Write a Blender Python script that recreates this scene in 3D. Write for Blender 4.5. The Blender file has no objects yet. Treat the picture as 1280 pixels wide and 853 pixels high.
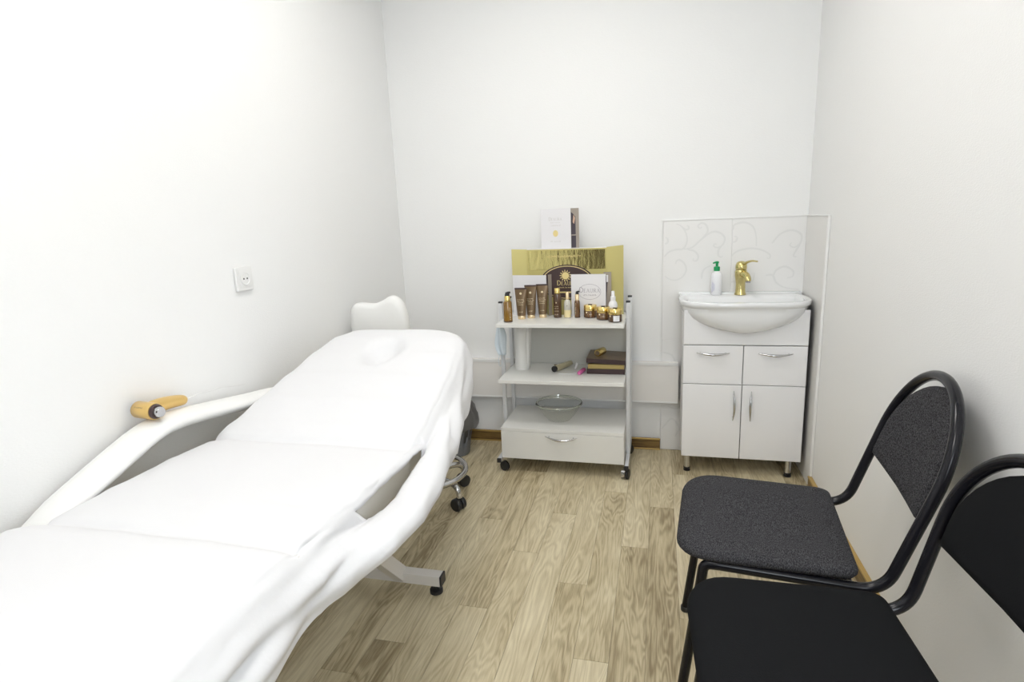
import bpy, bmesh, math, random
from mathutils import Vector, Matrix, noise

random.seed(4)
SC = bpy.context.scene
COL = SC.collection
PI = math.pi

# ------------------------------------------------------------------ camera, light, exposure
cam_data = bpy.data.cameras.new('camera')
cam = bpy.data.objects.new('camera', cam_data)
COL.objects.link(cam)
RIGHT = Vector((0.96926601, 0.24232224, -0.04246561))
DOWN = Vector((0.01094143, -0.21490376, -0.97657394))
FWD = Vector((-0.24577161, 0.94609529, -0.21095027))
cam.matrix_world = Matrix(((RIGHT.x, -DOWN.x, -FWD.x, 0.0),
                           (RIGHT.y, -DOWN.y, -FWD.y, 0.0),
                           (RIGHT.z, -DOWN.z, -FWD.z, 1.28),
                           (0, 0, 0, 1)))
cam_data.sensor_width = 36.0
cam_data.lens = 36.0 * 715.107 / 1280.0
cam_data.clip_start = 0.02
SC.camera = cam

SC.view_settings.view_transform = 'Standard'
SC.view_settings.look = 'None'
SC.view_settings.gamma = 1.0
SC.view_settings.use_curve_mapping = False
SC.view_settings.exposure = 0.58

world = bpy.data.worlds.new('World')
SC.world = world
world.use_nodes = True
world.node_tree.nodes['Background'].inputs[0].default_value = (0.78, 0.88, 1.0, 1)
world.node_tree.nodes['Background'].inputs[1].default_value = 1.0

PANEL_STRENGTH = 9.0
WINDOW_POWER = 13.0
day = bpy.data.lights.new('window_daylight', 'AREA')
day.shape = 'RECTANGLE'
day.size, day.size_y = 0.5, 1.35
day.energy = WINDOW_POWER
day.color = (0.88, 0.94, 1.0)
day_o = bpy.data.objects.new('window_daylight', day)
COL.objects.link(day_o)
day_o.location = (0.35, -0.93, 1.58)
day_o.rotation_euler = (PI / 2, 0, 0)       # looks along +Y into the room
day_o.rotation_euler = (math.radians(90), 0, 0)

XL, XR, YB, YF, ZC = -1.4215, 0.694, 3.053, -0.95, 2.65


# ------------------------------------------------------------------ materials
def mat(name, color, rough=0.5, metal=0.0, **kw):
    m = bpy.data.materials.new(name)
    m.use_nodes = True
    b = m.node_tree.nodes['Principled BSDF']
    b.inputs['Base Color'].default_value = (*color, 1)
    b.inputs['Roughness'].default_value = rough
    b.inputs['Metallic'].default_value = metal
    if 'trans' in kw:
        b.inputs['Transmission Weight'].default_value = kw['trans']
    if 'ior' in kw:
        b.inputs['IOR'].default_value = kw['ior']
    if 'coat' in kw:
        b.inputs['Coat Weight'].default_value = kw['coat']
        b.inputs['Coat Roughness'].default_value = 0.08
    if 'spec' in kw:
        b.inputs['Specular IOR Level'].default_value = kw['spec']
    if 'alpha' in kw:
        b.inputs['Alpha'].default_value = kw['alpha']
    if 'sheen' in kw:
        b.inputs['Sheen Weight'].default_value = kw['sheen']
    return m


def nn(m, typ, **props):
    n = m.node_tree.nodes.new(typ)
    for k, v in props.items():
        setattr(n, k, v)
    return n


def link(m, a, b):
    m.node_tree.links.new(a, b)


def bsdf(m):
    return m.node_tree.nodes['Principled BSDF']


def add_bump(m, scale, strength, dist=0.002, detail=3.0, stretch=None, kind='noise'):
    tc = nn(m, 'ShaderNodeTexCoord')
    mp = nn(m, 'ShaderNodeMapping')
    link(m, tc.outputs['Object'], mp.inputs[0])
    if stretch:
        mp.inputs['Scale'].default_value = stretch
    t = nn(m, 'ShaderNodeTexNoise')
    t.inputs['Scale'].default_value = scale
    t.inputs['Detail'].default_value = detail
    link(m, mp.outputs[0], t.inputs['Vector'])
    bp = nn(m, 'ShaderNodeBump')
    bp.inputs['Strength'].default_value = strength
    bp.inputs['Distance'].default_value = dist
    link(m, t.outputs[0], bp.inputs['Height'])
    link(m, bp.outputs[0], bsdf(m).inputs['Normal'])
    return t, mp


def color_noise(m, c1, c2, scale, stretch=None, detail=4.0, lo=0.35, hi=0.65):
    tc = nn(m, 'ShaderNodeTexCoord')
    mp = nn(m, 'ShaderNodeMapping')
    link(m, tc.outputs['Object'], mp.inputs[0])
    if stretch:
        mp.inputs['Scale'].default_value = stretch
    t = nn(m, 'ShaderNodeTexNoise')
    t.inputs['Scale'].default_value = scale
    t.inputs['Detail'].default_value = detail
    link(m, mp.outputs[0], t.inputs['Vector'])
    r = nn(m, 'ShaderNodeValToRGB')
    r.color_ramp.elements[0].position = lo
    r.color_ramp.elements[1].position = hi
    r.color_ramp.elements[0].color = (*c1, 1)
    r.color_ramp.elements[1].color = (*c2, 1)
    link(m, t.outputs[0], r.inputs[0])
    link(m, r.outputs[0], bsdf(m).inputs['Base Color'])
    return r


M = {}
M['wall'] = mat('wallpaper', (0.875, 0.877, 0.872), 0.6)
add_bump(M['wall'], 140, 0.35, 0.002, 4, (1, 1, 2.2))
M['ceiling'] = mat('ceiling_paint', (0.88, 0.88, 0.88), 0.7)
M['white_plastic'] = mat('white_plastic', (0.82, 0.82, 0.81), 0.35)
M['duct'] = mat('duct_plastic', (0.83, 0.805, 0.775), 0.4)
M['tile'] = mat('glazed_tile', (0.85, 0.845, 0.835), 0.38, spec=0.3)
M['tile_side'] = mat('glazed_tile_cream', (0.81, 0.80, 0.78), 0.38, spec=0.3)
M['tile_print'] = mat('tile_scroll_print', (0.785, 0.785, 0.775), 0.38, spec=0.3)
M['grout'] = mat('grout_trim', (0.88, 0.88, 0.87), 0.4)
M['laminate'] = mat('white_laminate', (0.80, 0.795, 0.765), 0.3)
M['panel_grey'] = mat('grey_laminate', (0.60, 0.595, 0.55), 0.45)
M['gloss_white'] = mat('white_gloss', (0.87, 0.87, 0.885), 0.14, coat=0.4)
M['carcass'] = mat('cabinet_board', (0.78, 0.78, 0.78), 0.35)
M['gap_shade'] = mat('gap_shade_tone', (0.18, 0.18, 0.19), 0.5)
M['ceramic'] = mat('white_ceramic', (0.84, 0.85, 0.86), 0.1, coat=0.4)
M['chrome'] = mat('chrome', (0.58, 0.58, 0.59), 0.13, 1.0)
M['grey_metal'] = mat('silver_enamel', (0.74, 0.75, 0.77), 0.32, 0.15)
M['black_plastic'] = mat('black_plastic', (0.018, 0.018, 0.02), 0.4)
M['black_metal'] = mat('black_enamel', (0.009, 0.009, 0.012), 0.2, 0.0, spec=0.28)
M['bed_metal'] = mat('cream_enamel', (0.72, 0.69, 0.65), 0.35)
M['vinyl'] = mat('white_vinyl', (0.84, 0.84, 0.825), 0.4)
M['bed_vinyl'] = mat('bed_side_vinyl', (0.62, 0.605, 0.57), 0.5)
M['sheet'] = mat('white_cotton', (0.73, 0.73, 0.745), 0.85)
add_bump(M['sheet'], 26, 0.12, 0.01, 5)
M['towel'] = mat('paper_towel', (0.86, 0.85, 0.82), 0.9)
M['mask'] = mat('mask_blue', (0.66, 0.74, 0.80), 0.85)
M['bin'] = mat('grey_plastic', (0.20, 0.21, 0.23), 0.45)
M['bag'] = mat('bin_liner', (0.15, 0.145, 0.14), 0.3, alpha=0.85)
M['solid_glass'] = mat('thick_glass', (0.90, 0.93, 0.88), 0.03, trans=1.0, ior=1.35)
M['glass'] = mat('clear_glass', (0.97, 0.985, 0.97), 0.02, trans=1.0, ior=1.46)
def thin_glass(m):
    nt = m.node_tree
    out = nt.nodes['Material Output']
    nt.nodes.remove(nt.nodes['Principled BSDF'])
    tr_ = nt.nodes.new('ShaderNodeBsdfTransparent')
    tr_.inputs[0].default_value = (0.955, 0.96, 0.94, 1)
    gl = nt.nodes.new('ShaderNodeBsdfGlossy')
    gl.inputs['Roughness'].default_value = 0.03
    lw = nt.nodes.new('ShaderNodeLayerWeight')
    lw.inputs[0].default_value = 0.5
    pw_ = nt.nodes.new('ShaderNodeMath')
    pw_.operation = 'POWER'
    pw_.inputs[1].default_value = 3.5
    fr_ = nt.nodes.new('ShaderNodeMath')
    fr_.operation = 'MULTIPLY_ADD'
    fr_.inputs[1].default_value = 0.55
    fr_.inputs[2].default_value = 0.04
    nt.links.new(lw.outputs['Facing'], pw_.inputs[0])
    nt.links.new(pw_.outputs[0], fr_.inputs[0])
    mx = nt.nodes.new('ShaderNodeMixShader')
    nt.links.new(fr_.outputs[0], mx.inputs[0])
    nt.links.new(tr_.outputs[0], mx.inputs[1])
    nt.links.new(gl.outputs[0], mx.inputs[2])
    nt.links.new(mx.outputs[0], out.inputs[0])


thin_glass(M['glass'])
M['amber'] = mat('amber_glass', (0.24, 0.125, 0.018), 0.1, coat=0.6)
M['brown_glass'] = mat('brown_glass', (0.075, 0.035, 0.015), 0.1, coat=0.6)
M['brown_red'] = mat('red_brown_glass', (0.13, 0.062, 0.022), 0.12, coat=0.6)
M['tube_brown'] = mat('bronze_plastic', (0.17, 0.11, 0.055), 0.32, 0.3)
M['gold_cap'] = mat('gold_cap', (0.86, 0.66, 0.25), 0.2, 1.0)
M['pale_gold'] = mat('pale_gold_cap', (0.90, 0.72, 0.45), 0.25, 0.6)
M['gold_card'] = mat('matte_gold_card', (0.56, 0.49, 0.19), 0.42, 0.4)
M['gold_foil'] = mat('mirror_gold_foil', (0.70, 0.62, 0.26), 0.16, 1.0)
add_bump(M['gold_foil'], 60, 0.25, 0.004, 3, (1, 1, 0.25))
M['gold_print'] = mat('gold_print', (0.80, 0.66, 0.30), 0.4, 0.3)
M['pale_print'] = mat('pale_print', (0.80, 0.68, 0.45), 0.6)
M['dark_brown'] = mat('dark_brown_card', (0.055, 0.03, 0.03), 0.4)
M['box_brown'] = mat('brown_box_board', (0.17, 0.12, 0.075), 0.4)
M['box_gold'] = mat('dull_gold_board', (0.48, 0.36, 0.13), 0.4, 0.2)
M['card'] = mat('white_card', (0.80, 0.79, 0.81), 0.4)
M['card_brown'] = mat('taupe_page', (0.36, 0.31, 0.26), 0.4)
M['card_dark'] = mat('dark_photo_page', (0.05, 0.035, 0.05), 0.35)
M['card_skin'] = mat('photo_skin_tone', (0.62, 0.42, 0.30), 0.4)
M['grey_print'] = mat('grey_print', (0.38, 0.36, 0.40), 0.6)
M['faint_print'] = mat('faint_print', (0.62, 0.60, 0.58), 0.6)
M['violet_print'] = mat('violet_print', (0.32, 0.32, 0.55), 0.6)
M['green'] = mat('green_plastic', (0.0, 0.33, 0.10), 0.35)
M['white_bottle'] = mat('white_bottle', (0.86, 0.86, 0.88), 0.25)
M['brass'] = mat('antique_brass', (0.68, 0.58, 0.26), 0.2, 1.0)
M['pink'] = mat('pink_plastic', (0.72, 0.16, 0.40), 0.35)
M['champagne'] = mat('champagne_metal', (0.62, 0.57, 0.38), 0.35, 0.4)
M['dev_gold'] = mat('device_gold', (0.80, 0.55, 0.20), 0.28, 0.75)
M['cream_liquid'] = mat('pale_serum', (0.80, 0.68, 0.38), 0.15, coat=0.5)
M['clear_plastic'] = mat('frosted_bottle', (0.80, 0.78, 0.70), 0.15, trans=0.35)
M['baseboard'] = mat('gold_brown_wood', (0.30, 0.18, 0.055), 0.35)
color_noise(M['baseboard'], (0.105, 0.058, 0.016), (0.26, 0.16, 0.05), 7, (1.2, 1.2, 16), 5)
M['gold_edge'] = mat('gold_edge_line', (0.55, 0.38, 0.13), 0.3, 0.5)
M['label_white'] = mat('label_white', (0.86, 0.86, 0.88), 0.6)
M['hole'] = mat('dark_hole', (0.01, 0.01, 0.01), 0.6)
M['door_brown'] = mat('dark_brown_door', (0.06, 0.04, 0.025), 0.4)
M['joint'] = mat('plank_joint', (0.24, 0.19, 0.12), 0.7)
M['fabric_grey'] = mat('grey_upholstery', (0.045, 0.045, 0.05), 0.95, spec=0.1)
color_noise(M['fabric_grey'], (0.016, 0.016, 0.018), (0.090, 0.088, 0.094), 260, (3.0, 1, 1), 6, 0.38, 0.66)
add_bump(M['fabric_grey'], 400, 0.3, 0.001)
M['fabric_black'] = mat('black_upholstery', (0.011, 0.0115, 0.0125), 0.95, spec=0.08)
add_bump(M['fabric_black'], 400, 0.3, 0.001)
M['lamp'] = mat('lamp_diffuser', (1, 1, 1), 0.5)
bsdf(M['lamp']).inputs['Emission Color'].default_value = (1.0, 0.975, 0.93, 1)
bsdf(M['lamp']).inputs['Emission Strength'].default_value = PANEL_STRENGTH
# stamped foil sparkle on brass
add_bump(M['brass'], 55, 0.25, 0.004, 2)


def plank_material():
    m = mat('oak_plank', (0.5, 0.42, 0.3), 0.42)
    b = bsdf(m)
    tc = nn(m, 'ShaderNodeTexCoord')
    oi = nn(m, 'ShaderNodeObjectInfo')
    mul = nn(m, 'ShaderNodeVectorMath', operation='MULTIPLY_ADD')
    comb = nn(m, 'ShaderNodeCombineXYZ')
    link(m, oi.outputs['Random'], comb.inputs[0])
    link(m, oi.outputs['Random'], comb.inputs[1])
    link(m, oi.outputs['Random'], comb.inputs[2])
    mul.inputs[1].default_value = (37.0, 91.0, 53.0)
    link(m, comb.outputs[0], mul.inputs[0])
    link(m, tc.outputs['Object'], mul.inputs[2])
    # slow cathedral figure: rings of a warped field
    mp = nn(m, 'ShaderNodeMapping')
    mp.inputs['Scale'].default_value = (9.0, 1.15, 1)
    link(m, mul.outputs[0], mp.inputs[0])
    n1 = nn(m, 'ShaderNodeTexNoise')
    n1.inputs['Scale'].default_value = 1.3
    n1.inputs['Detail'].default_value = 2.5
    n1.inputs['Distortion'].default_value = 0.5
    link(m, mp.outputs[0], n1.inputs['Vector'])
    m1 = nn(m, 'ShaderNodeMath', operation='MULTIPLY')
    m1.inputs[1].default_value = 95.0
    link(m, n1.outputs[0], m1.inputs[0])
    sn = nn(m, 'ShaderNodeMath', operation='SINE')
    link(m, m1.outputs[0], sn.inputs[0])
    # fine fibre
    mp2 = nn(m, 'ShaderNodeMapping')
    mp2.inputs['Scale'].default_value = (190.0, 9.0, 1)
    link(m, mul.outputs[0], mp2.inputs[0])
    n2 = nn(m, 'ShaderNodeTexNoise')
    n2.inputs['Scale'].default_value = 1.6
    n2.inputs['Detail'].default_value = 5
    link(m, mp2.outputs[0], n2.inputs['Vector'])
    # broad tone patches
    mp3 = nn(m, 'ShaderNodeMapping')
    mp3.inputs['Scale'].default_value = (14.0, 2.0, 1)
    link(m, mul.outputs[0], mp3.inputs[0])
    n3 = nn(m, 'ShaderNodeTexNoise')
    n3.inputs['Scale'].default_value = 1.5
    n3.inputs['Detail'].default_value = 3
    link(m, mp3.outputs[0], n3.inputs['Vector'])
    a1 = nn(m, 'ShaderNodeMath', operation='MULTIPLY')
    a1.inputs[1].default_value = 0.075
    link(m, sn.outputs[0], a1.inputs[0])
    a2 = nn(m, 'ShaderNodeMath', operation='MULTIPLY_ADD')
    a2.inputs[1].default_value = 0.42
    link(m, n2.outputs[0], a2.inputs[0])
    link(m, a1.outputs[0], a2.inputs[2])
    a3 = nn(m, 'ShaderNodeMath', operation='MULTIPLY_ADD')
    a3.inputs[1].default_value = 0.50
    link(m, n3.outputs[0], a3.inputs[0])
    link(m, a2.outputs[0], a3.inputs[2])
    a4 = nn(m, 'ShaderNodeMath', operation='MULTIPLY_ADD')
    a4.inputs[1].default_value = 0.28
    link(m, oi.outputs['Random'], a4.inputs[0])
    link(m, a3.outputs[0], a4.inputs[2])
    r = nn(m, 'ShaderNodeValToRGB')
    e = r.color_ramp.elements
    e[0].position = 0.32
    e[0].color = (0.275, 0.210, 0.115, 1)
    e[1].position = 0.86
    e[1].color = (0.75, 0.665, 0.47, 1)
    k = e.new(0.56)
    k.color = (0.545, 0.46, 0.29, 1)
    link(m, a4.outputs[0], r.inputs[0])
    link(m, r.outputs[0], b.inputs['Base Color'])
    bp = nn(m, 'ShaderNodeBump')
    bp.inputs['Strength'].default_value = 0.12
    bp.inputs['Distance'].default_value = 0.001
    link(m, n2.outputs[0], bp.inputs['Height'])
    link(m, bp.outputs[0], b.inputs['Normal'])
    return m


M['plank'] = plank_material()


# ------------------------------------------------------------------ geometry helpers
class MB:
    """collects shapes into one mesh"""

    def __init__(self):
        self.bm = bmesh.new()

    def box(self, x0, x1, y0, y1, z0, z1, bevel=0.0, seg=2, mtx=None):
        r = bmesh.ops.create_cube(self.bm, size=1.0)
        vs = r['verts']
        for v in vs:
            v.co = Vector(((x0 + x1) / 2 + v.co.x * (x1 - x0), (y0 + y1) / 2 + v.co.y * (y1 - y0),
                           (z0 + z1) / 2 + v.co.z * (z1 - z0)))
        if mtx is not None:
            for v in vs:
                v.co = mtx @ v.co
        if bevel:
            es = list({e for v in vs for e in v.link_edges})
            bmesh.ops.bevel(self.bm, geom=es, offset=bevel, segments=seg, profile=0.5, affect='EDGES')
        return self

    def lathe(self, prof, center=(0, 0, 0), seg=24, mtx=None, cap=True, sx=1.0, sy=1.0):
        rings = []
        for (r, z) in prof:
            ring = []
            for i in range(seg):
                a = 2 * PI * i / seg
                p = Vector((r * math.cos(a) * sx, r * math.sin(a) * sy, z))
                if mtx is not None:
                    p = mtx @ p
                ring.append(self.bm.verts.new(p + Vector(center)))
            rings.append(ring)
        for a, b in zip(rings[:-1], rings[1:]):
            for i in range(seg):
                j = (i + 1) % seg
                self.bm.faces.new((a[i], a[j], b[j], b[i]))
        if cap:
            self.bm.faces.new(list(reversed(rings[0])))
            self.bm.faces.new(rings[-1])
        return self

    def cyl(self, p0, p1, r, r2=None, seg=18):
        return self.tube([p0, p1], [r, r if r2 is None else r2], seg)

    def tube(self, pts, r, seg=12, closed=False, sq=None):
        pts = [Vector(p) for p in pts]
        n = len(pts)
        rad = r if isinstance(r, (list, tuple)) else [r] * n
        rings = []
        prev = None
        for i, p in enumerate(pts):
            if closed:
                t = (pts[(i + 1) % n] - pts[i - 1]).normalized()
            else:
                t = (pts[min(i + 1, n - 1)] - pts[max(i - 1, 0)]).normalized()
            if prev is None:
                up = Vector((0, 0, 1)) if abs(t.z) < 0.9 else Vector((1, 0, 0))
                u = t.cross(up).normalized()
            else:
                u = (prev - t * prev.dot(t)).normalized()
            w = t.cross(u)
            prev = u
            ring = []
            for k in range(seg):
                a = 2 * PI * k / seg
                s1, s2 = (1, 1) if sq is None else sq
                ring.append(self.bm.verts.new(p + (u * math.cos(a) * s1 + w * math.sin(a) * s2) * rad[i]))
            rings.append(ring)
        m = n if closed else n - 1
        for i in range(m):
            a, b = rings[i], rings[(i + 1) % n]
            for k in range(seg):
                j = (k + 1) % seg
                self.bm.faces.new((a[k], a[j], b[j], b[k]))
        if not closed:
            self.bm.faces.new(list(reversed(rings[0])))
            self.bm.faces.new(rings[-1])
        return self

    def prism(self, poly, fn0, fn1, bevel=0.0):
        """poly: list of 2D points; fn0/fn1 place the two faces"""
        a = [self.bm.verts.new(fn0(*p)) for p in poly]
        b = [self.bm.verts.new(fn1(*p)) for p in poly]
        f = [self.bm.faces.new(a), self.bm.faces.new(list(reversed(b)))]
        n = len(poly)
        for i in range(n):
            j = (i + 1) % n
            f.append(self.bm.faces.new((a[j], a[i], b[i], b[j])))
        if bevel:
            es = list({e for ff in f[:2] for e in ff.edges})
            bmesh.ops.bevel(self.bm, geom=es, offset=bevel, segments=3, profile=0.5, affect='EDGES')
        return self

    def ribbon(self, pts, w, place, thick=0.0004, widths=None):
        """flat stroke along 2D pts; place(u, v, d) gives the 3D point, d = height over the surface"""
        n = len(pts)
        L, R = [], []
        for i in range(n):
            a = pts[max(i - 1, 0)]
            b = pts[min(i + 1, n - 1)]
            dx, dy = b[0] - a[0], b[1] - a[1]
            l = math.hypot(dx, dy) or 1
            ww = (widths[i] if widths else w) / 2
            nx, ny = -dy / l * ww, dx / l * ww
            L.append(self.bm.verts.new(place(pts[i][0] + nx, pts[i][1] + ny, thick)))
            R.append(self.bm.verts.new(place(pts[i][0] - nx, pts[i][1] - ny, thick)))
        for i in range(n - 1):
            a, b = pts[i], pts[i + 1]
            dx, dy = b[0] - a[0], b[1] - a[1]
            if (L[i + 1].co - L[i].co).dot(place(dx, dy, 0) - place(0, 0, 0)) <= 0 or \
               (R[i + 1].co - R[i].co).dot(place(dx, dy, 0) - place(0, 0, 0)) <= 0:
                continue                      # folded piece at a tight curl
            self.bm.faces.new((L[i], R[i], R[i + 1], L[i + 1]))
        return self

    def grid(self, rows, skip=None, close=False):
        vs = [[self.bm.verts.new(p) for p in r] for r in rows]
        for i in range(len(vs) - 1):
            for j in range(len(vs[i]) - 1):
                if skip and skip(i, j):
                    continue
                self.bm.faces.new((vs[i][j], vs[i][j + 1], vs[i + 1][j + 1], vs[i + 1][j]))
        return self

    def loft(self, rings, cap=True):
        vs = [[self.bm.verts.new(p) for p in r] for r in rings]
        n = len(vs[0])
        for a, b in zip(vs[:-1], vs[1:]):
            for i in range(n):
                j = (i + 1) % n
                self.bm.faces.new((a[i], a[j], b[j], b[i]))
        if cap:
            self.bm.faces.new(list(reversed(vs[0])))
            self.bm.faces.new(vs[-1])
        return self

    def build(self, name, material, parent=None, org=None, smooth=None, kind=None, label=None):
        if org is None and parent is not None and 'world_parts' in parent:
            pass
        me = bpy.data.meshes.new(name)
        bmesh.ops.recalc_face_normals(self.bm, faces=self.bm.faces)
        self.bm.to_mesh(me)
        self.bm.free()
        o = bpy.data.objects.new(name, me)
        COL.objects.link(o)
        me.materials.append(material)
        if org is not None:
            me.transform(Matrix.Translation(-Vector(org)))
        if parent is not None:
            o.parent = parent
        if smooth is not None:
            me.shade_smooth()
            if smooth < 180:
                me.set_sharp_from_angle(angle=math.radians(smooth))
        if kind or name == 'lettering':
            o['kind'] = kind or 'stuff'
        if label:
            o['label'] = label
        return o


def thing(name, label, cat, loc=(0, 0, 0), rz=0.0, group=None):
    o = bpy.data.objects.new(name, None)
    o.empty_display_size = 0.05
    COL.objects.link(o)
    o.location = loc
    o.rotation_euler = (0, 0, rz)
    o['label'] = label
    o['category'] = cat
    if group:
        o['group'] = group
    return o


def tag(o, label, cat, group=None):
    o['label'] = label
    o['category'] = cat
    if group:
        o['group'] = group
    return o


def dup(root, loc, rz, label):
    r = root.copy()
    COL.objects.link(r)
    r.location = loc
    r.rotation_euler = (0, 0, rz)
    r['label'] = label
    for ch in list(root.children):
        c = ch.copy()
        COL.objects.link(c)
        c.parent = r
        for g in ch.children:
            d = g.copy()
            COL.objects.link(d)
            d.parent = c
    return r


def catmull(pts, per=8):
    out = []
    n = len(pts)
    for i in range(n - 1):
        p0, p1, p2, p3 = pts[max(i - 1, 0)], pts[i], pts[i + 1], pts[min(i + 2, n - 1)]
        for k in range(per):
            t = k / per
            out.append(tuple(0.5 * ((2 * b) + (-a + c) * t + (2 * a - 5 * b + 4 * c - d) * t * t +
                                    (-a + 3 * b - 3 * c + d) * t ** 3) for a, b, c, d in zip(p0, p1, p2, p3)))
    out.append(tuple(pts[-1]))
    return out


def fillet(pts, r, seg=7):
    """polyline with rounded corners"""
    pts = [Vector(p) for p in pts]
    out = [pts[0]]
    for i in range(1, len(pts) - 1):
        rr = r[i - 1] if isinstance(r, (list, tuple)) else r
        a, b, c = pts[i - 1], pts[i], pts[i + 1]
        d1, d2 = (a - b).normalized(), (c - b).normalized()
        ang = d1.angle(d2)
        L = min(rr / math.tan(ang / 2), (a - b).length * 0.49, (c - b).length * 0.49)
        p1, p2 = b + d1 * L, b + d2 * L
        for k in range(seg + 1):
            t = k / seg
            out.append((1 - t) ** 2 * p1 + 2 * t * (1 - t) * b + t * t * p2)
    out.append(pts[-1])
    return out


# serif capitals as strokes in a unit-high cell: (points, width)
def arc(cx, cy, rx, ry, a0, a1, n=12):
    return [(cx + rx * math.cos(math.radians(a0 + (a1 - a0) * i / n)),
             cy + ry * math.sin(math.radians(a0 + (a1 - a0) * i / n))) for i in range(n + 1)]


GLYPH = {
    'D': (0.82, [([(0.16, 0), (0.16, 1)], .13), ([(0.03, 0.025), (0.35, 0.025)], .05), ([(0.03, .975), (0.35, .975)], .05),
                 (arc(.33, .5, .42, .47, -90, 90), .11)]),
    'E': (0.66, [([(0.16, 0), (0.16, 1)], .13), ([(0.03, 0.025), (0.58, 0.025)], .06), ([(0.03, .975), (0.56, .975)], .06),
                 ([(.16, .52), (.46, .52)], .06), ([(.575, 0), (.575, .2)], .05), ([(.55, .8), (.55, 1)], .05)]),
    'A': (0.84, [([(0.09, 0), (0.41, 1)], .06), ([(0.39, 1), (0.74, 0)], .13), ([(.2, .34), (.6, .34)], .05),
                 ([(0, .025), (.22, .025)], .05), ([(.6, .025), (.85, .025)], .05)]),
    'U': (0.82, [([(.16, 1), (.16, .35)] + arc(.42, .32, .26, .30, 180, 360) + [(.68, .35), (.68, 1)], .09),
                 ([(.03, .975), (.3, .975)], .05), ([(.56, .975), (.82, .975)], .05)]),
    'R': (0.80, [([(0.16, 0), (0.16, 1)], .13), ([(0.03, 0.025), (0.3, 0.025)], .05), ([(.03, .975), (.35, .975)], .05),
                 (arc(.33, .73, .28, .245, -90, 90), .10), ([(.16, .49), (.34, .49)], .05),
                 ([(.34, .49), (.74, .02)], .12), ([(.66, .025), (.82, .025)], .05)]),
}


def lettering(mb, text, cx, base, h, place, small=0.76, gap=0.06):
    """first letter full height, the others small capitals"""
    sizes = [h if i == 0 else h * small for i in range(len(text))]
    W = sum(GLYPH[c][0] * s + gap * h for c, s in zip(text, sizes))
    x = cx - W / 2
    for c, s in zip(text, sizes):
        w, strokes = GLYPH[c]
        for pts, sw in strokes:
            mb.ribbon([(x + px * s, base + py * s) for px, py in pts], sw * s, place)
        x += w * s + gap * h
    return mb


def tick_line(mb, cx, v, w, h, place, seed=0, lw=None):
    """one line of unreadably small print: a row of little strokes"""
    rnd = random.Random(seed)
    x = cx - w / 2
    while x < cx + w / 2:
        cw = h * rnd.uniform(0.45, 0.85)
        k = rnd.random()
        t = lw or h * 0.22
        if k < 0.14:
            x += h * 0.5
            continue
        mb.ribbon([(x, v), (x, v + h * rnd.choice((0.7, 1.0)))], t, place)
        mb.ribbon([(x, v + h * rnd.choice((0.05, 0.35, 0.65))), (x + cw * 0.7, v + h * rnd.choice((0.05, 0.65)))], t, place)
        x += cw + h * 0.12
    return mb


# ------------------------------------------------------------------ room shell
def struct(name, mb, m):
    o = mb.build(name, m)
    o['kind'] = 'structure'
    return o


T = 0.12
floor = struct('floor', MB().box(XL - T, XR + T, YF - T, YB + T, -0.10, -0.0025), M['joint'])
struct('ceiling', MB().box(XL - T, XR + T, YF - T, YB + T, ZC, ZC + 0.1), M['ceiling'])
struct('wall_left', MB().box(XL - T, XL, YF - T, YB + T, 0, ZC), M['wall'])
struct('wall_right', MB().box(XR, XR + T, YF - T, YB + T, 0, ZC), M['wall'])
wall_back = struct('wall_back', MB().box(XL, XR, YB, YB + T, 0, ZC), M['wall'])
# wall behind the camera with a window
WX0, WX1, WZ0, WZ1 = 0.06, 0.64, 0.85, 2.3
struct('wall_front', MB().box(XL, WX0, YF - T, YF, 0, ZC).box(WX1, XR, YF - T, YF, 0, ZC)
       .box(WX0, WX1, YF - T, YF, 0, WZ0).box(WX0, WX1, YF - T, YF, WZ1, ZC), M['wall'])
win = MB()
for x in (WX0, WX1 - 0.06):
    win.box(x, x + 0.06, YF - 0.08, YF - 0.03, WZ0, WZ1)
win.box(WX0 + 0.06, WX1 - 0.06, YF - 0.079, YF - 0.031, WZ0, WZ0 + 0.06).box(WX0 + 0.06, WX1 - 0.06, YF - 0.079, YF - 0.031, WZ1 - 0.06, WZ1)
window_1 = struct('window_1', win, M['white_plastic'])
pane = MB().box(WX0 + 0.03, WX1 - 0.03, YF - 0.06, YF - 0.054, WZ0 + 0.03, WZ1 - 0.03).build('pane', M['glass'], window_1)
pane.visible_shadow = True

unseen_door_1 = struct('unseen_door_1', MB().box(-0.88, -0.06, YF + 0.0005, YF + 0.035, 0.004, 2.02, 0.003), M['door_brown'])  # unseen door, added for the dark reflection in the gift box foil
dfr = MB().box(-0.95, -0.8805, YF + 0.0005, YF + 0.045, 0.0, 2.09, 0.003).box(-0.0595, 0.01, YF + 0.0005, YF + 0.045, 0.0, 2.09, 0.003)
dfr.box(-0.88, -0.06, YF + 0.0005, YF + 0.045, 2.0205, 2.09, 0.003)
dfr.build('door_frame', M['door_brown'], unseen_door_1)
MB().cyl((-0.82, YF + 0.036, 1.0), (-0.82, YF + 0.08, 1.0), 0.009).cyl((-0.825, YF + 0.08, 1.0), (-0.71, YF + 0.08, 1.0), 0.009).build('handle', M['chrome'], unseen_door_1)

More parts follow.
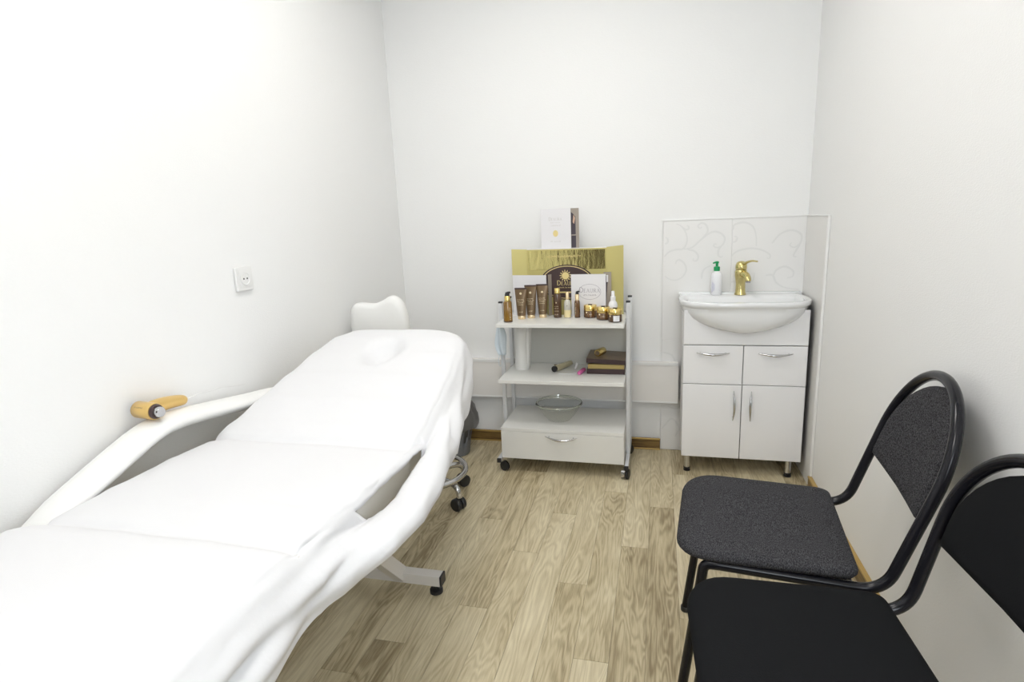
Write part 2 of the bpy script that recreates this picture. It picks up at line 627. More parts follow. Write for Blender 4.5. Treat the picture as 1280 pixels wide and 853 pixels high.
# floor planks, each its own piece
PW, PL = 0.1035, 1.064
plank_mb = MB().box(0.0006, PW - 0.0006, 0.0006, PL - 0.0006, -0.002, 0)
JOINT = {-8: 1.40, -7: 2.173, -6: 1.605, -5: 1.953, -4: 2.268, -3: 1.789, -2: 1.442, -1: 2.058, 0: 2.391, 1: 1.677,
         2: 2.24, 3: 1.86, 4: 2.55, 5: 1.95, 6: 1.5, -9: 2.32, -10: 1.891, -11: 1.55, -12: 2.12, -13: 1.75, -14: 2.4}
X0 = -0.0236
first = None
cut_cache = {}
for k in range(-14, 7):
    x = X0 + k * PW
    xa, xb = max(x, XL + 0.001), min(x + PW, XR - 0.001)
    if xb - xa < 0.01:
        continue
    y = JOINT[k] - 3 * PL
    while y > YF:
        y -= PL
    while y < YB:
        ya, yb = max(y, YF + 0.001), min(y + PL, YB - 0.001)
        full = (xb - xa > PW - 0.002) and (yb - ya > PL - 0.002)
        if yb - ya > 0.01:
            if full and first is not None:
                o = first.copy()
                COL.objects.link(o)
                o.location = (x, y, 0)
            elif full:
                first = o = plank_mb.build('plank', M['plank'], floor)
                o.location = (x, y, 0)
            else:
                o = MB().box(xa - x + 0.0006, xb - x - 0.0006, ya - y + 0.0006, yb - y - 0.0006, -0.002, 0).build('plank', M['plank'], floor)
                o.location = (x, y, 0)
        y += PL

# cable duct along the back wall
duct = MB().box(XL + 0.001, 0.112, YB - 0.05, YB - 0.0005, 0.283, 0.500, 0.004)
duct = struct('trim_1', duct, M['duct'])
MB().box(XL + 0.002, 0.111, YB - 0.0535, YB - 0.0505, 0.487, 0.503, 0.001).build('lid_or_lit_edge', M['white_plastic'], duct)
MB().box(XL + 0.002, 0.111, YB - 0.0525, YB - 0.0505, 0.281, 0.290, 0.0008).build('lid_or_lit_edge', M['white_plastic'], duct)

# gold-brown baseboards
bb = struct('baseboard_back', MB().box(XL + 0.001, 0.0215, YB - 0.016, YB - 0.0005, 0.0, 0.064, 0.003), M['baseboard'])
MB().box(XL + 0.002, 0.0225, YB - 0.018, YB - 0.0125, 0.0565, 0.0655, 0.0015).build('gold_bead', M['gold_edge'], bb)
MB().box(XL + 0.002, 0.0225, YB - 0.019, YB - 0.0125, 0.0, 0.008, 0.0015).build('gold_bead', M['gold_edge'], bb)
br = struct('baseboard_right', MB().box(XR - 0.016, XR - 0.0005, YF + 0.02, 2.68, 0.0, 0.062, 0.003), M['baseboard'])
MB().box(XR - 0.0175, XR - 0.0005, YF + 0.021, 2.681, 0.055, 0.0635, 0.0012).build('gold_bead', M['gold_edge'], br)
struct('baseboard_left', MB().box(XL + 0.0005, XL + 0.016, YF + 0.02, YB - 0.02, 0.0, 0.062, 0.003), M['baseboard'])

# ------------------------------------------------------------------ tiles behind and beside the basin
TW, TH = 0.3300, 0.6135
TX = (0.0235, 0.3540)
TZ = (0.002, 0.6158)
S = (5.818)


def tpt(X, Y):
    """tile drawing coordinates -> metres on the back wall"""
    return (0.0235 + ((820 + X / S) - 828.8) * 0.003745, 1.226 - ((260 + Y / S) - (277 - ((820 + X / S) - 829) * 0.048)) * 0.00402)


SCROLL = {
    (0, 1): [[(62, 352), (100, 315), (150, 298), (205, 290), (232, 240), (225, 180), (190, 130), (150, 112)],
             [(190, 130), (220, 152), (243, 145), (240, 124), (228, 128)],
             [(205, 293), (270, 280), (330, 228), (390, 180), (440, 163), (490, 180), (512, 215), (495, 258), (460, 276), (432, 265), (440, 248), (452, 255)],
             [(240, 296), (290, 305), (320, 340), (310, 372), (285, 375), (285, 358)],
             [(150, 402), (158, 380), (180, 372), (215, 395), (232, 440), (210, 490), (160, 520), (110, 518), (70, 495)],
             [(345, 212), (384, 165), (372, 118), (338, 104), (312, 125), (328, 142), (342, 130)],
             [(500, 250), (470, 290), (468, 330), (490, 345), (500, 332)],
             [(350, 505), (352, 465), (372, 430), (412, 408)], [(66, 258), (88, 245), (84, 215), (70, 215)]],
    (1, 1): [[(560, 150), (580, 112), (650, 96), (710, 125), (735, 190), (740, 260)],
             [(560, 235), (590, 230), (600, 200), (578, 195)],
             [(560, 335), (600, 302), (640, 287), (710, 276), (785, 288), (838, 318), (836, 345), (818, 340)],
             [(850, 238), (905, 172), (980, 145), (1045, 170), (1050, 222), (1010, 262), (975, 250), (985, 230)],
             [(1052, 215), (1035, 255), (1004, 318), (1025, 328)],
             [(870, 470), (890, 425), (950, 398), (1008, 428), (1005, 466), (968, 478)],
             [(815, 465), (865, 462), (895, 515), (960, 548), (1060, 556)],
             [(565, 520), (640, 515), (720, 512), (735, 450)]],
    (0, 0): [[(0.03, .55), (.08, .53), (.1, .46), (.07, .43)], [(.05, .3), (.09, .34), (.14, .3), (.11, .24), (.06, .25)],
             [(.03, .12), (.08, .18), (.12, .13), (.1, .08)], [(.2, .5), (.27, .55), (.3, .48)], [(.16, .2), (.24, .28), (.3, .2)]],
    (1, 0): [[(.4, .55), (.5, .5), (.55, .4)], [(.4, .2), (.5, .3), (.6, .2)]],
}
for i in range(2):
    for j in range(2):
        x0, z0 = TX[i], TZ[j]
        t = MB().box(x0, x0 + TW, YB - 0.0075, YB - 0.0005, z0, z0 + TH, 0.0012, 1).build('tile', M['tile'], wall_back)
        s = MB()
        for li, line in enumerate(SCROLL[(i, j)]):
            pts = [tpt(*p) for p in line] if j == 1 else list(line)
            cm = catmull(pts, 7)
            n = len(cm)
            cm2 = [(min(max(p[0], x0 + .004), x0 + TW - .004), min(max(p[1], z0 + .004), z0 + TH - .004)) for p in cm]
            s.ribbon(cm2, 0, lambda u, v, d, li=li: Vector((u, YB - 0.0075 - 0.0001 * (li + 1) - d, v)),
                     widths=[0.0045 + 0.0050 * math.sin(PI * (q / (n - 1)) ** 0.6) for q in range(n)])
        s.build('scroll_print', M['tile_print'], t)
# a stretch of lower tile with loose scrolls
wall_right = bpy.data.objects['wall_right']
for j in range(2):
    MB().box(XR - 0.0075, XR - 0.0005, 2.686, YB - 0.009, TZ[j], TZ[j] + TH, 0.0012, 1).build('tile', M['tile_side'], wall_right)
struct('trim_2', MB().box(0.0185, XR - 0.001, YB - 0.011, YB - 0.0005, 1.2290, 1.2350, 0.0008), M['grout'])
struct('trim_3', MB().box(0.0185, 0.0228, YB - 0.0085, YB - 0.0005, 0.001, 1.2285, 0.001), M['grout'])
struct('trim_4', MB().box(XR - 0.011, XR - 0.0005, 2.678, YB - 0.012, 1.2290, 1.2350, 0.0008), M['grout'])
struct('trim_5', MB().box(XR - 0.0115, XR - 0.0005, 2.672, 2.685, 0.064, 1.2285, 0.002), M['grout'])
struct('trim_6', MB().box(XR - 0.0125, XR - 0.0076, YB - 0.0125, YB - 0.0076, 0.002, 1.2285, 0.001), M['grout'])

# ------------------------------------------------------------------ ceiling lamps (real panels that light the room)
for (lx, ly, lab) in ((-0.46, 1.80, 'square white ceiling light panel over the trolley end of the room'),
                      (-0.46, 0.32, 'square white ceiling light panel near the window wall')):
    lp = thing('ceiling_light', lab, 'light', (lx, ly, ZC))
    fr = MB()
    fr.box(-0.31, 0.31, -0.31, -0.29, -0.03, -0.0005).box(-0.31, 0.31, 0.29, 0.31, -0.03, -0.0005)
    fr.box(-0.31, -0.29, -0.289, 0.289, -0.03, -0.0005).box(0.29, 0.31, -0.289, 0.289, -0.03, -0.0005)
    fr.build('frame', M['white_plastic'], lp)
    MB().box(-0.289, 0.289, -0.289, 0.289, -0.022, -0.002).build('diffuser', M['lamp'], lp)

# ------------------------------------------------------------------ wall socket
sk = thing('wall_socket', 'white single wall socket on the left wall above the couch', 'socket', (XL, 1.7265, 1.068))
MB().box(0.0005, 0.012, -0.0415, 0.0415, 0.0, 0.083, 0.003).build('frame', M['white_plastic'], sk)
rot = Matrix.Rotation(PI / 2, 4, 'Y')
ins = MB().box(0.0121, 0.0135, -0.029, 0.029, 0.0125, 0.0705, 0.0006)
ins.build('cover', M['white_plastic'], sk)
MB().lathe([(0.0235, 0.0008), (0.0225, 0.0028), (0.0205, 0.003), (0.019, 0.0002), (0.0, 0.0002)], (0.0136, 0, 0.0415), 28, rot, cap=False).build('socket_well', M['white_plastic'], sk, smooth=40)
for dy in (-0.0085, 0.0085):
    MB().cyl((0.0138, dy, 0.0415), (0.0146, dy, 0.0415), 0.0032, seg=12).build('pin_hole', M['hole'], sk)

# ------------------------------------------------------------------ washstand cabinet, basin, tap, soap
VX0, VX1, VYF = 0.122, 0.664, 2.767
vz = thing('vanity_cabinet', 'glossy white washstand cabinet with two drawers and two doors under the basin', 'cabinet', ((VX0 + VX1) / 2, 2.9, 0))
org = vz.location.copy()
c = MB()
c.box(VX0, VX0 + 0.016, VYF + 0.018, YB - 0.058, 0.092, 0.800)
c.box(VX1 - 0.016, VX1, VYF + 0.018, YB - 0.02, 0.092, 0.800)
c.box(VX0 + 0.0165, VX1 - 0.0165, VYF + 0.020, YB - 0.058, 0.092, 0.108)
c.box(VX0 + 0.0165, VX1 - 0.0165, VYF + 0.020, VYF + 0.03, 0.4575, 0.4665)
c.build('carcass', M['carcass'], vz, org)
MB().box(VX1 + 0.0002, VX1 + 0.0012, VYF + 0.018, YB - 0.02, 0.093, 0.799).build('gap_shade_sheet', M['gap_shade'], vz, org)  # thin dark sheet puts the shade of the wall gap into colour
MB().box(VX0, VX1, VYF, VYF + 0.017, 0.6555, 0.820, 0.0022).build('apron_panel', M['gloss_white'], vz, org)
mid = 0.3905


def bow_handle(p0, p1, out, drop):
    """arched chrome pull between two points, bulging along out, sagging along drop"""
    p0, p1, out, drop = Vector(p0), Vector(p1), Vector(out), Vector(drop)
    pts, rad = [], []
    n = 16
    for i in range(n + 1):
        t = i / n
        s = math.sin(PI * t)
        pts.append(p0.lerp(p1, t) + out * (0.004 + 0.018 * s) + drop * s)
        rad.append(0.0016 + 0.0046 * s ** 1.2)
    mb = MB().tube(pts, rad, 10, sq=(1.0, 1.0))
    for t in (0.12, 0.88):
        q = p0.lerp(p1, t)
        s = math.sin(PI * t)
        mb.cyl(q, q + out * (0.004 + 0.018 * s) + drop * s, 0.0025, seg=8)
    return mb


for (x0, x1) in ((VX0, mid - 0.0015), (mid + 0.0015, VX1)):
    d = MB().box(x0, x1, VYF, VYF + 0.017, 0.4635, 0.6515, 0.0025).build('drawer', M['gloss_white'], vz, org)
    cx = (x0 + x1) / 2
    bow_handle((cx - 0.074, VYF, 0.6175), (cx + 0.074, VYF, 0.6175), (0, -1, 0), (0, 0, -0.006)).build('handle', M['chrome'], d, org, smooth=60)
for (x0, x1, hx) in ((VX0, mid - 0.0015, 0.3545), (mid + 0.0015, VX1, 0.4325)):
    d = MB().box(x0, x1, VYF, VYF + 0.017, 0.090, 0.4605, 0.0025).build('door', M['gloss_white'], vz, org)
    bow_handle((hx, VYF, 0.434), (hx, VYF, 0.286), (0, -1, 0), (0.004 if hx < mid else -0.004, 0, 0)).build('handle', M['chrome'], d, org, smooth=60)
for x in (0.152, 0.617):
    for y in (2.80, 2.985):
        lg = MB().lathe([(0.0150, 0.022), (0.0150, 0.0918)], (x, y, 0), 18).build('leg', M['chrome'], vz, org, smooth=40)
        MB().lathe([(0.013, 0.0), (0.0165, 0.002), (0.0165, 0.007), (0.011, 0.009), (0.011, 0.013), (0.0165, 0.0145), (0.0165, 0.0218)], (x, y, 0), 18).build('foot', M['black_plastic'], lg, org, smooth=40)

BCX, BZ = 0.3895, 0.862


def outline(scale_x, yfront, yback, e=3.6, n=64, ycorner=None):
    """D-shaped plan: straight back, rounded front"""
    pts = []
    yc = 2.905 if ycorner is None else ycorner
    hw = 0.2905 * scale_x
    m = n * 3 // 4
    for i in range(m + 1):
        a = PI + PI * i / m
        ca, sa = math.cos(a), math.sin(a)
        x = math.copysign(abs(ca) ** (2 / e), ca) * hw
        y = -abs(sa) ** (2 / e) * (yc - yfront)
        pts.append((BCX + x, yc + y))
    k = n - m
    for i in range(k):
        t = (i + 0.5) / k
        ang = t
        pts.append((BCX + hw * (1 - 2 * t) * 0.995, yback))
    return pts


def ring(pts, z):
    return [Vector((x, y, z)) for x, y in pts]


bs = MB()
rg = []
# outside, from the underside up
for t in (1.0, 0.97, 0.9, 0.78, 0.62, 0.42, 0.2, 0.0):
    s = (1 - t ** 2.0) ** 0.55
    s = 0.12 + 0.85 * s
    rg.append(ring(outline(s, 2.905 - (0.158 + 0.043 * s), 3.0 if t > 0.05 else 3.043, 2.3 + 1.1 * s), 0.833 - 0.117 * t))
rg.append(ring(outline(0.975, 2.703, 3.045), 0.836))
rg.append(ring(outline(0.995, 2.697, 3.0455), 0.845))
rg.append(ring(outline(1.0, 2.696, 3.0455), BZ - 0.006))
rg.append(ring(outline(0.992, 2.700, 3.0455), BZ))
rg.append(ring(outline(0.955, 2.716, 3.035), BZ + 0.001))
rg.append(ring(outline(0.905, 2.732, 2.955), BZ - 0.003))
for t in (0.1, 0.3, 0.55, 0.8, 0.95, 1.0):
    s = 0.88 * math.sqrt(max(0.0, 1 - t ** 2.4)) + 0.02
    yb = 2.95 - 0.05 * t
    rg.append(ring(outline(s, 2.85 - (0.112 * s / 0.9), max(2.86, yb), 2.2, ycorner=2.85), BZ - 0.006 - 0.10 * t))
bs.loft(rg)
basin = bs.build('wash_basin', M['ceramic'], smooth=50)
tag(basin, 'white ceramic wash basin with a rounded front bowl on the cabinet', 'sink')
basin_back = MB().box(BCX - 0.285, BCX + 0.2895, 3.014, 3.0452, 0.852, 0.8695, 0.004).build('back_ledge', M['ceramic'], basin, smooth=40)
MB().lathe([(0.0, 0.0), (0.02, 0.0), (0.021, 0.002), (0.016, 0.003)], (BCX, 2.86, 0.7565), 20, cap=False).build('drain', M['chrome'], basin, smooth=40)

# tap
tx, ty, tz = 0.3935, 2.985, 0.8625
tap = thing('basin_tap', 'antique brass single lever tap on the back of the basin', 'tap', (tx, ty, tz))
MB().lathe([(0.0275, 0), (0.0275, 0.003), (0.024, 0.012), (0.0225, 0.030), (0.0220, 0.055), (0.025, 0.075), (0.0285, 0.095),
            (0.0290, 0.110), (0.0270, 0.118), (0.0245, 0.121)], (0, 0, 0), 26).build('body', M['brass'], tap, smooth=50)
sp = catmull([(0.004, -0.008, 0.098), (0.010, -0.030, 0.103), (0.018, -0.056, 0.098), (0.022, -0.074, 0.085), (0.023, -0.078, 0.073)], 6)
MB().tube(sp, [0.0185 - 0.0055 * i / (len(sp) - 1) for i in range(len(sp))], 16).build('spout', M['brass'], tap, smooth=50)
MB().cyl((0.023, -0.0782, 0.0725), (0.0232, -0.0788, 0.066), 0.0112, 0.010, 16).build('aerator', M['grey_print'], tap, smooth=40)
MB().lathe([(0.0225, 0.1212), (0.0262, 0.124), (0.0268, 0.134), (0.0255, 0.146), (0.021, 0.156), (0.012, 0.162), (0.001, 0.1635)], (0, 0, 0), 26).build('lever_cap', M['brass'], tap, smooth=50)
lv = catmull([(0.0, -0.002, 0.150), (0.014, -0.022, 0.154), (0.026, -0.044, 0.163), (0.040, -0.068, 0.1685), (0.056, -0.094, 0.168)], 6)
MB().tube(lv, [0.0145 - 0.0085 * i / (len(lv) - 1) for i in range(len(lv))], 14, sq=(1.0, 0.55)).build('lever', M['brass'], tap, smooth=50)

# soap bottle
so = thing('soap_bottle', 'white soap pump bottle with green pump beside the tap', 'soap dispenser', (0.2815, 2.985, 0.8625))
bt = MB()
rr = []
for (w, d, z) in ((.0225, .014, 0), (.026, .0165, .004), (.0265, .017, .075), (.0262, .0168, .098), (.022, .0150, .109), (.0135, .0125, .113), (.0125, .0122, .118)):
    rr.append([Vector((w * math.copysign(abs(math.cos(a)) ** .7, math.cos(a)), d * math.copysign(abs(math.sin(a)) ** .7, math.sin(a)), z))
               for a in [2 * PI * k / 28 for k in range(28)]])
bt.loft(rr)
bt.build('bottle', M['white_bottle'], so, smooth=50)
MB().lathe([(0.0145, 0.1182), (0.0145, 0.136), (0.012, 0.139), (0.0062, 0.140), (0.0062, 0.154), (0.009, 0.156), (0.0095, 0.1625), (0.006, 0.165)], (0, 0, 0), 20).build('pump', M['green'], so, smooth=40)
MB().tube([(0, 0, 0.1605), (-0.01, -0.012, 0.1605), (-0.019, -0.022, 0.158)], [0.005, 0.0045, 0.0035], 10).build('nozzle', M['green'], so, smooth=40)
lt = MB()
for k in range(4):
    tick_line(lt, 0.040, -0.0005 + 0.0048 * k, 0.055 - 0.008 * k, 0.0034, lambda u, v, d: Vector((-0.0225 + v * 0.75, -0.0135 - v * 0.18 - d * 3, u)), seed=k)
lt.build('lettering', M['violet_print'], so)

# ------------------------------------------------------------------ trolley
TRX0, TRX1, TRY0, TRY1 = -0.765, -0.149, 2.638, 2.998
tr = thing('trolley', 'white cosmetic trolley with two shelves and a drawer on castors by the back wall', 'trolley', ((TRX0 + TRX1) / 2, 2.82, 0))
org = tr.location.copy()
MB().box(TRX0, TRX1, TRY0, TRY1, 0.757, 0.775, 0.0012).build('shelf', M['laminate'], tr, org)
MB().box(TRX0, TRX1, TRY0, TRY1, 0.474, 0.492, 0.0012).build('shelf', M['laminate'], tr, org)
MB().box(TRX0 + 0.002, TRX1 - 0.002, TRY1 - 0.012, TRY1 - 0.0005, 0.4925, 0.7565).build('back_panel', M['panel_grey'], tr, org)
dx = MB()
dx.box(TRX0 + 0.001, TRX1 - 0.001, TRY0 + 0.002, TRY1, 0.224, 0.240, 0.001)
dx.box(TRX0 + 0.001, TRX0 + 0.017, TRY0 + 0.020, TRY1, 0.080, 0.2235)
dx.box(TRX1 - 0.017, TRX1 - 0.001, TRY0 + 0.020, TRY1, 0.080, 0.2235)
dx.box(TRX0 + 0.0175, TRX1 - 0.0175, TRY0 + 0.020, TRY1, 0.080, 0.092)
dx.box(TRX0 + 0.0175, TRX1 - 0.0175, TRY1 - 0.012, TRY1, 0.0925, 0.2235)
dx.build('drawer_case', M['laminate'], tr, org)
dr = MB().box(TRX0 + 0.001, TRX1 - 0.001, TRY0 + 0.001, TRY0 + 0.0185, 0.078, 0.2225, 0.0012).build('drawer', M['laminate'], tr, org)
bow_handle((-0.536, TRY0 + 0.001, 0.207), (-0.376, TRY0 + 0.001, 0.205), (0, -1, 0), (0, 0, -0.012)).build('handle', M['chrome'], dr, org, smooth=60)
for side, x in ((-1, TRX0 - 0.0115), (1, TRX1 + 0.0115)):
    rl = MB().box(x - 0.0095, x + 0.0095, 2.628, 3.0, 0.058, 0.079, 0.002).build('base_rail', M['grey_metal'], tr, org)
    MB().box(x - 0.0105, x + 0.0105, 2.617, 2.6275, 0.057, 0.080, 0.002).build('end_cap', M['black_plastic'], rl, org)
    for y in (2.79, 2.975):
        p = MB().box(x - 0.0095, x + 0.0095, y - 0.0095, y + 0.0095, 0.0795, 0.855, 0.002).build('post', M['grey_metal'], tr, org)
        MB().box(x - 0.0105, x + 0.0105, y - 0.0105, y + 0.0105, 0.8555, 0.864, 0.002).build('end_cap', M['black_plastic'], p, org)
    for y in (2.655, 2.965):
        xx = x + (0.018 if side < 0 else 0.004)
        turn = {(-1, 2.655): math.radians(62), (1, 2.655): math.radians(-14), (-1, 2.965): math.radians(20), (1, 2.965): math.radians(-30)}[(side, y)]
        m4 = Matrix.Translation((xx, y, 0.0255)) @ Matrix.Rotation(turn, 4, 'Z') @ Matrix.Rotation(PI / 2, 4, 'Y')
        cs = MB().lathe([(0.0, -0.0095), (0.017, -0.0095), (0.0245, -0.007), (0.0255, 0), (0.0245, 0.007), (0.017, 0.0095), (0, 0.0095)],
                        (0, 0, 0), 22, m4, cap=False).build('castor', M['black_plastic'], tr, org, smooth=35)
        hd = MB()
        mz = Matrix.Translation((xx, y, 0.0255)) @ Matrix.Rotation(turn, 4, 'Z')
        w0, w1 = (0.0098, 0.0125) if side < 0 else (-0.026, -0.0098)
        hd.grid([[mz @ Vector((u, 0.0275 * math.cos(a), 0.0275 * math.sin(a))) for a in [math.radians(-20 + 220 * i / 16) for i in range(17)]] for u in (w0, w1)])
        hd.lathe([(0.0, 0), (0.0265, 0), (0.0265, 0.001), (0.0, 0.001)], (0, 0, 0), 22, mz @ Matrix.Translation((w0, 0, 0)) @ Matrix.Rotation(PI / 2, 4, 'Y'), cap=False)
        hd.cyl((x, y, 0.050), (x, y, 0.0578), 0.006, seg=10)
        hd.build('hood', M['chrome'], cs, org, smooth=40)

# ------------------------------------------------------------------ things on the trolley's top shelf
ZT = 0.7752


def lathe_part(name, prof, m, parent, seg=22, smooth=45, label=None):
    return MB().lathe(prof, (0, 0, 0), seg).build(name, m, parent, smooth=smooth, label=label)


def text_cyl(r, a0):
    return lambda u, v, d: Vector((math.sin(a0 + u / r) * (r + d), -math.cos(a0 + u / r) * (r + d), v))


# amber pump bottle at the left end
o = thing('pump_bottle', 'amber pump bottle with gold collar and black nozzle, leftmost on the top shelf', 'bottle', (-0.716, 2.70, ZT))
lathe_part('bottle', [(0.019, 0), (0.0225, 0.002), (0.0225, 0.006), (0.0212, 0.095), (0.019, 0.103), (0.012, 0.105)], M['amber'], o)
MB().lathe([(0.0229, 0.0005), (0.0229, 0.008)], (0, 0, 0), 22, cap=False).build('base_band', M['brown_glass'], o, smooth=45)
lathe_part('collar', [(0.0145, 0.1052), (0.0145, 0.128), (0.013, 0.130)], M['gold_cap'], o)
pm = MB().lathe([(0.012, 0.1302), (0.012, 0.137), (0.009, 0.140)], (0, 0, 0), 18)
pm.tube([(-0.004, 0, 0.139), (0.004, -0.002, 0.144), (0.016, -0.004, 0.1475)], [0.009, 0.0075, 0.005], 10)
pm.build('nozzle', M['black_plastic'], o, smooth=45)
s = MB()
tick_line(s, 0.045, -0.003, 0.06, 0.006, lambda u, v, d: text_cyl(0.0225, 0.75)(v, u, d + 0.0003), seed=3)
s.build('lettering', M['pale_print'], o)


def squeeze_tube(name, label, loc, rz, h=0.163):
    t = thing(name, label, 'tube', loc, rz, 'bronze tubes on the top shelf')
    lathe_part('cap', [(0.0185, 0), (0.0195, 0.001), (0.0195, 0.017), (0.0185, 0.018)], M['pale_gold'], t)
    rr = []
    for i in range(9):
        q = i / 8
        w = 0.0215 + 0.0095 * q
        d = 0.0195 * (1 - q) ** 0.8 + 0.0016
        rr.append([Vector((w * math.cos(a), d * math.sin(a), 0.0182 + (h - 0.0262) * q)) for a in [2 * PI * k / 26 for k in range(26)]])
    MB().loft(rr).build('body', M['tube_brown'], t, smooth=50)
    MB().box(-0.0312, 0.0312, -0.0018, 0.0018, h - 0.008, h, 0.0005).build('crimp', M['dark_brown'], t)
    s = MB()
    pl = lambda u, v, d: Vector((u, -(0.0195 * (1 - (v - .0182) / (h - .0262)) ** 0.8 + 0.0016) * math.sqrt(max(.05, 1 - (u / .026) ** 2)) - 0.0012, v))
    for k, (v, w) in enumerate(((.098, .034), (.090, .034), (.082, .028), (.072, .026), (.036, .02))):
        tick_line(s, 0, v, w, 0.0042, pl, seed=k + 11)
    s.lathe([(0.0, 0), (0.006, 0.0), (0.006, 0.0004), (0, 0.0004)], (0, -0.0075, 0.130), 16, Matrix.Rotation(PI / 2, 4, 'X'), cap=False)
    s.build('lettering', M['pale_print'], t)
    return t


squeeze_tube('squeeze_tube', 'bronze squeeze tube standing on its gold cap next to the amber bottle, nearest of three', (-0.667, 2.785, ZT), 0.04, 0.158)
squeeze_tube('squeeze_tube', 'bronze squeeze tube standing on its gold cap, middle one of three', (-0.6235, 2.815, ZT), 0.0, 0.168)
squeeze_tube('squeeze_tube', 'bronze squeeze tube standing on its gold cap, right one of three', (-0.5665, 2.832, ZT), 0.06, 0.170)

# tall dark bottle
o = thing('lotion_bottle', 'tall dark brown bottle with gold cap in front of the round emblem', 'bottle', (-0.489, 2.825, ZT))
lathe_part('bottle', [(0.018, 0), (0.0205, 0.002), (0.0205, 0.108), (0.0185, 0.121), (0.012, 0.1235)], M['brown_glass'], o)
lathe_part('cap', [(0.0145, 0.1237), (0.0145, 0.148), (0.013, 0.150)], M['gold_cap'], o)
s = MB()
for k, (v, w) in enumerate(((.058, .018), (.048, .022), (.034, .024), (.016, .02))):
    tick_line(s, 0, v, w, 0.004, text_cyl(0.0207, -0.15), seed=k + 21)
s.lathe([(0, 0), (0.0035, 0), (0.0035, 0.0004), (0, 0.0004)], (-0.003, -0.0207, 0.078), 12, Matrix.Rotation(PI / 2, 4, 'X'), cap=False)
s.build('lettering', M['pale_print'], o)
# clear serum bottle
o = thing('serum_bottle', 'small clear bottle half full of pale serum between two brown bottles', 'bottle', (-0.4385, 2.825, ZT))
lathe_part('bottle', [(0.0155, 0), (0.0175, 0.002), (0.0175, 0.070), (0.015, 0.083), (0.009, 0.090), (0.0075, 0.0915)], M['clear_plastic'], o)
MB().lathe([(0.0178, 0.003), (0.0178, 0.040)], (0, 0, 0), 22, cap=False).build('label', M['cream_liquid'], o, smooth=45)
lathe_part('cap', [(0.0085, 0.0917), (0.0085, 0.128), (0.0075, 0.130)], M['pale_gold'], o)
MB().lathe([(0, 0), (0.002, 0), (0.002, 0.0005), (0, 0.0005)], (0.001, -0.0179, 0.062), 10, Matrix.Rotation(PI / 2, 4, 'X'), cap=False).build('emblem', M['brown_glass'], o)
# small red-brown pump bottle
o = thing('pump_bottle', 'small red-brown pump bottle with gold collar and black nozzle beside the oval logo card', 'bottle', (-0.389, 2.825, ZT))
lathe_part('bottle', [(0.0125, 0), (0.0142, 0.002), (0.0142, 0.074), (0.0125, 0.084), (0.009, 0.088)], M['brown_red'], o)
MB().lathe([(0.0145, 0.0004), (0.0145, 0.006)], (0, 0, 0), 20, cap=False).build('base_band', M['brown_glass'], o, smooth=45)
lathe_part('collar', [(0.010, 0.0882), (0.010, 0.117), (0.009, 0.118)], M['pale_gold'], o)
pm = MB().lathe([(0.008, 0.1182), (0.008, 0.124), (0.006, 0.127)], (0, 0, 0), 16)
pm.tube([(-0.003, 0, 0.126), (0.004, -0.002, 0.130), (0.012, -0.003, 0.133)], [0.006, 0.005, 0.0035], 8)
pm.build('nozzle', M['black_plastic'], o, smooth=45)
s = MB()
tick_line(s, 0.046, -0.002, 0.055, 0.004, lambda u, v, d: text_cyl(0.0143, -0.45)(v, u, d + 0.0003), seed=5)
s.build('lettering', M['pale_print'], o)


def cream_jar(label, loc, dark, white_label=False):
    t = thing('cream_jar', label, 'jar', loc, 0, 'gold lidded cream jars on the top shelf')
    lathe_part('jar', [(0.027, 0), (0.0315, 0.003), (0.0322, 0.010), (0.0322, 0.034), (0.030, 0.037)], M['brown_red'] if not dark else M['brown_glass'], t, 28)
    MB().lathe([(0.0325, 0.003), (0.0328, 0.009)], (0, 0, 0), 28, cap=False).build('base_band', M['brown_glass'], t, smooth=45)
    lathe_part('lid', [(0.0318, 0.0372), (0.0322, 0.039), (0.0322, 0.061), (0.0295, 0.064), (0.0, 0.0648)], M['gold_cap'], t, 28)
    MB().box(-0.009, 0.011, -0.007, 0.002, 0.0650, 0.0675, 0.0008, 1, Matrix.Rotation(-0.35, 4, 'Z')).build('lid_mark', M['black_plastic'], t)
    s = MB()
    if white_label:
        fn = text_cyl(0.0326, 0.28)
        s.grid([[fn(-0.015 + 0.030 * i / 8, v, 0.0004) for i in range(9)] for v in (0.006, 0.033)])
        s.build('label', M['label_white'], t, label='square white sticker')
        s = MB()
        for k in range(4):
            tick_line(s, 0, 0.011 + 0.005 * k, 0.02, 0.003, lambda u, v, d: fn(u, v, d + 0.0006), seed=k + 60)
        s.build('lettering', M['faint_print'], t)
        s = MB()
        s.lathe([(0, 0), (0.0045, 0), (0.0045, 0.0005), (0, 0.0005)], (-0.021, -0.0252, 0.030), 12, Matrix.Rotation(PI / 2, 4, 'X') @ Matrix.Rotation(-0.7, 4, 'Y'), cap=False)
    else:
        fn = text_cyl(0.0324, -0.2)
        tick_line(s, 0.006, 0.017, 0.022, 0.0045, fn, seed=31)
        s.lathe([(0, 0), (0.004, 0), (0.004, 0.0005), (0, 0.0005)], (-0.015, -0.029, 0.029), 12, Matrix.Rotation(PI / 2, 4, 'X') @ Matrix.Rotation(-0.5, 4, 'Y'), cap=False)
    s.build('emblem', M['pale_print'], t)
    return t


cream_jar('brown cream jar with gold lid under the oval logo card, leftmost of three jars', (-0.325, 2.83, ZT), False)
cream_jar('brown cream jar with gold lid, middle of the three jars', (-0.2555, 2.77, ZT), False)
cream_jar('black cream jar with gold lid and white square sticker at the shelf corner', (-0.1945, 2.714, ZT), True, True)
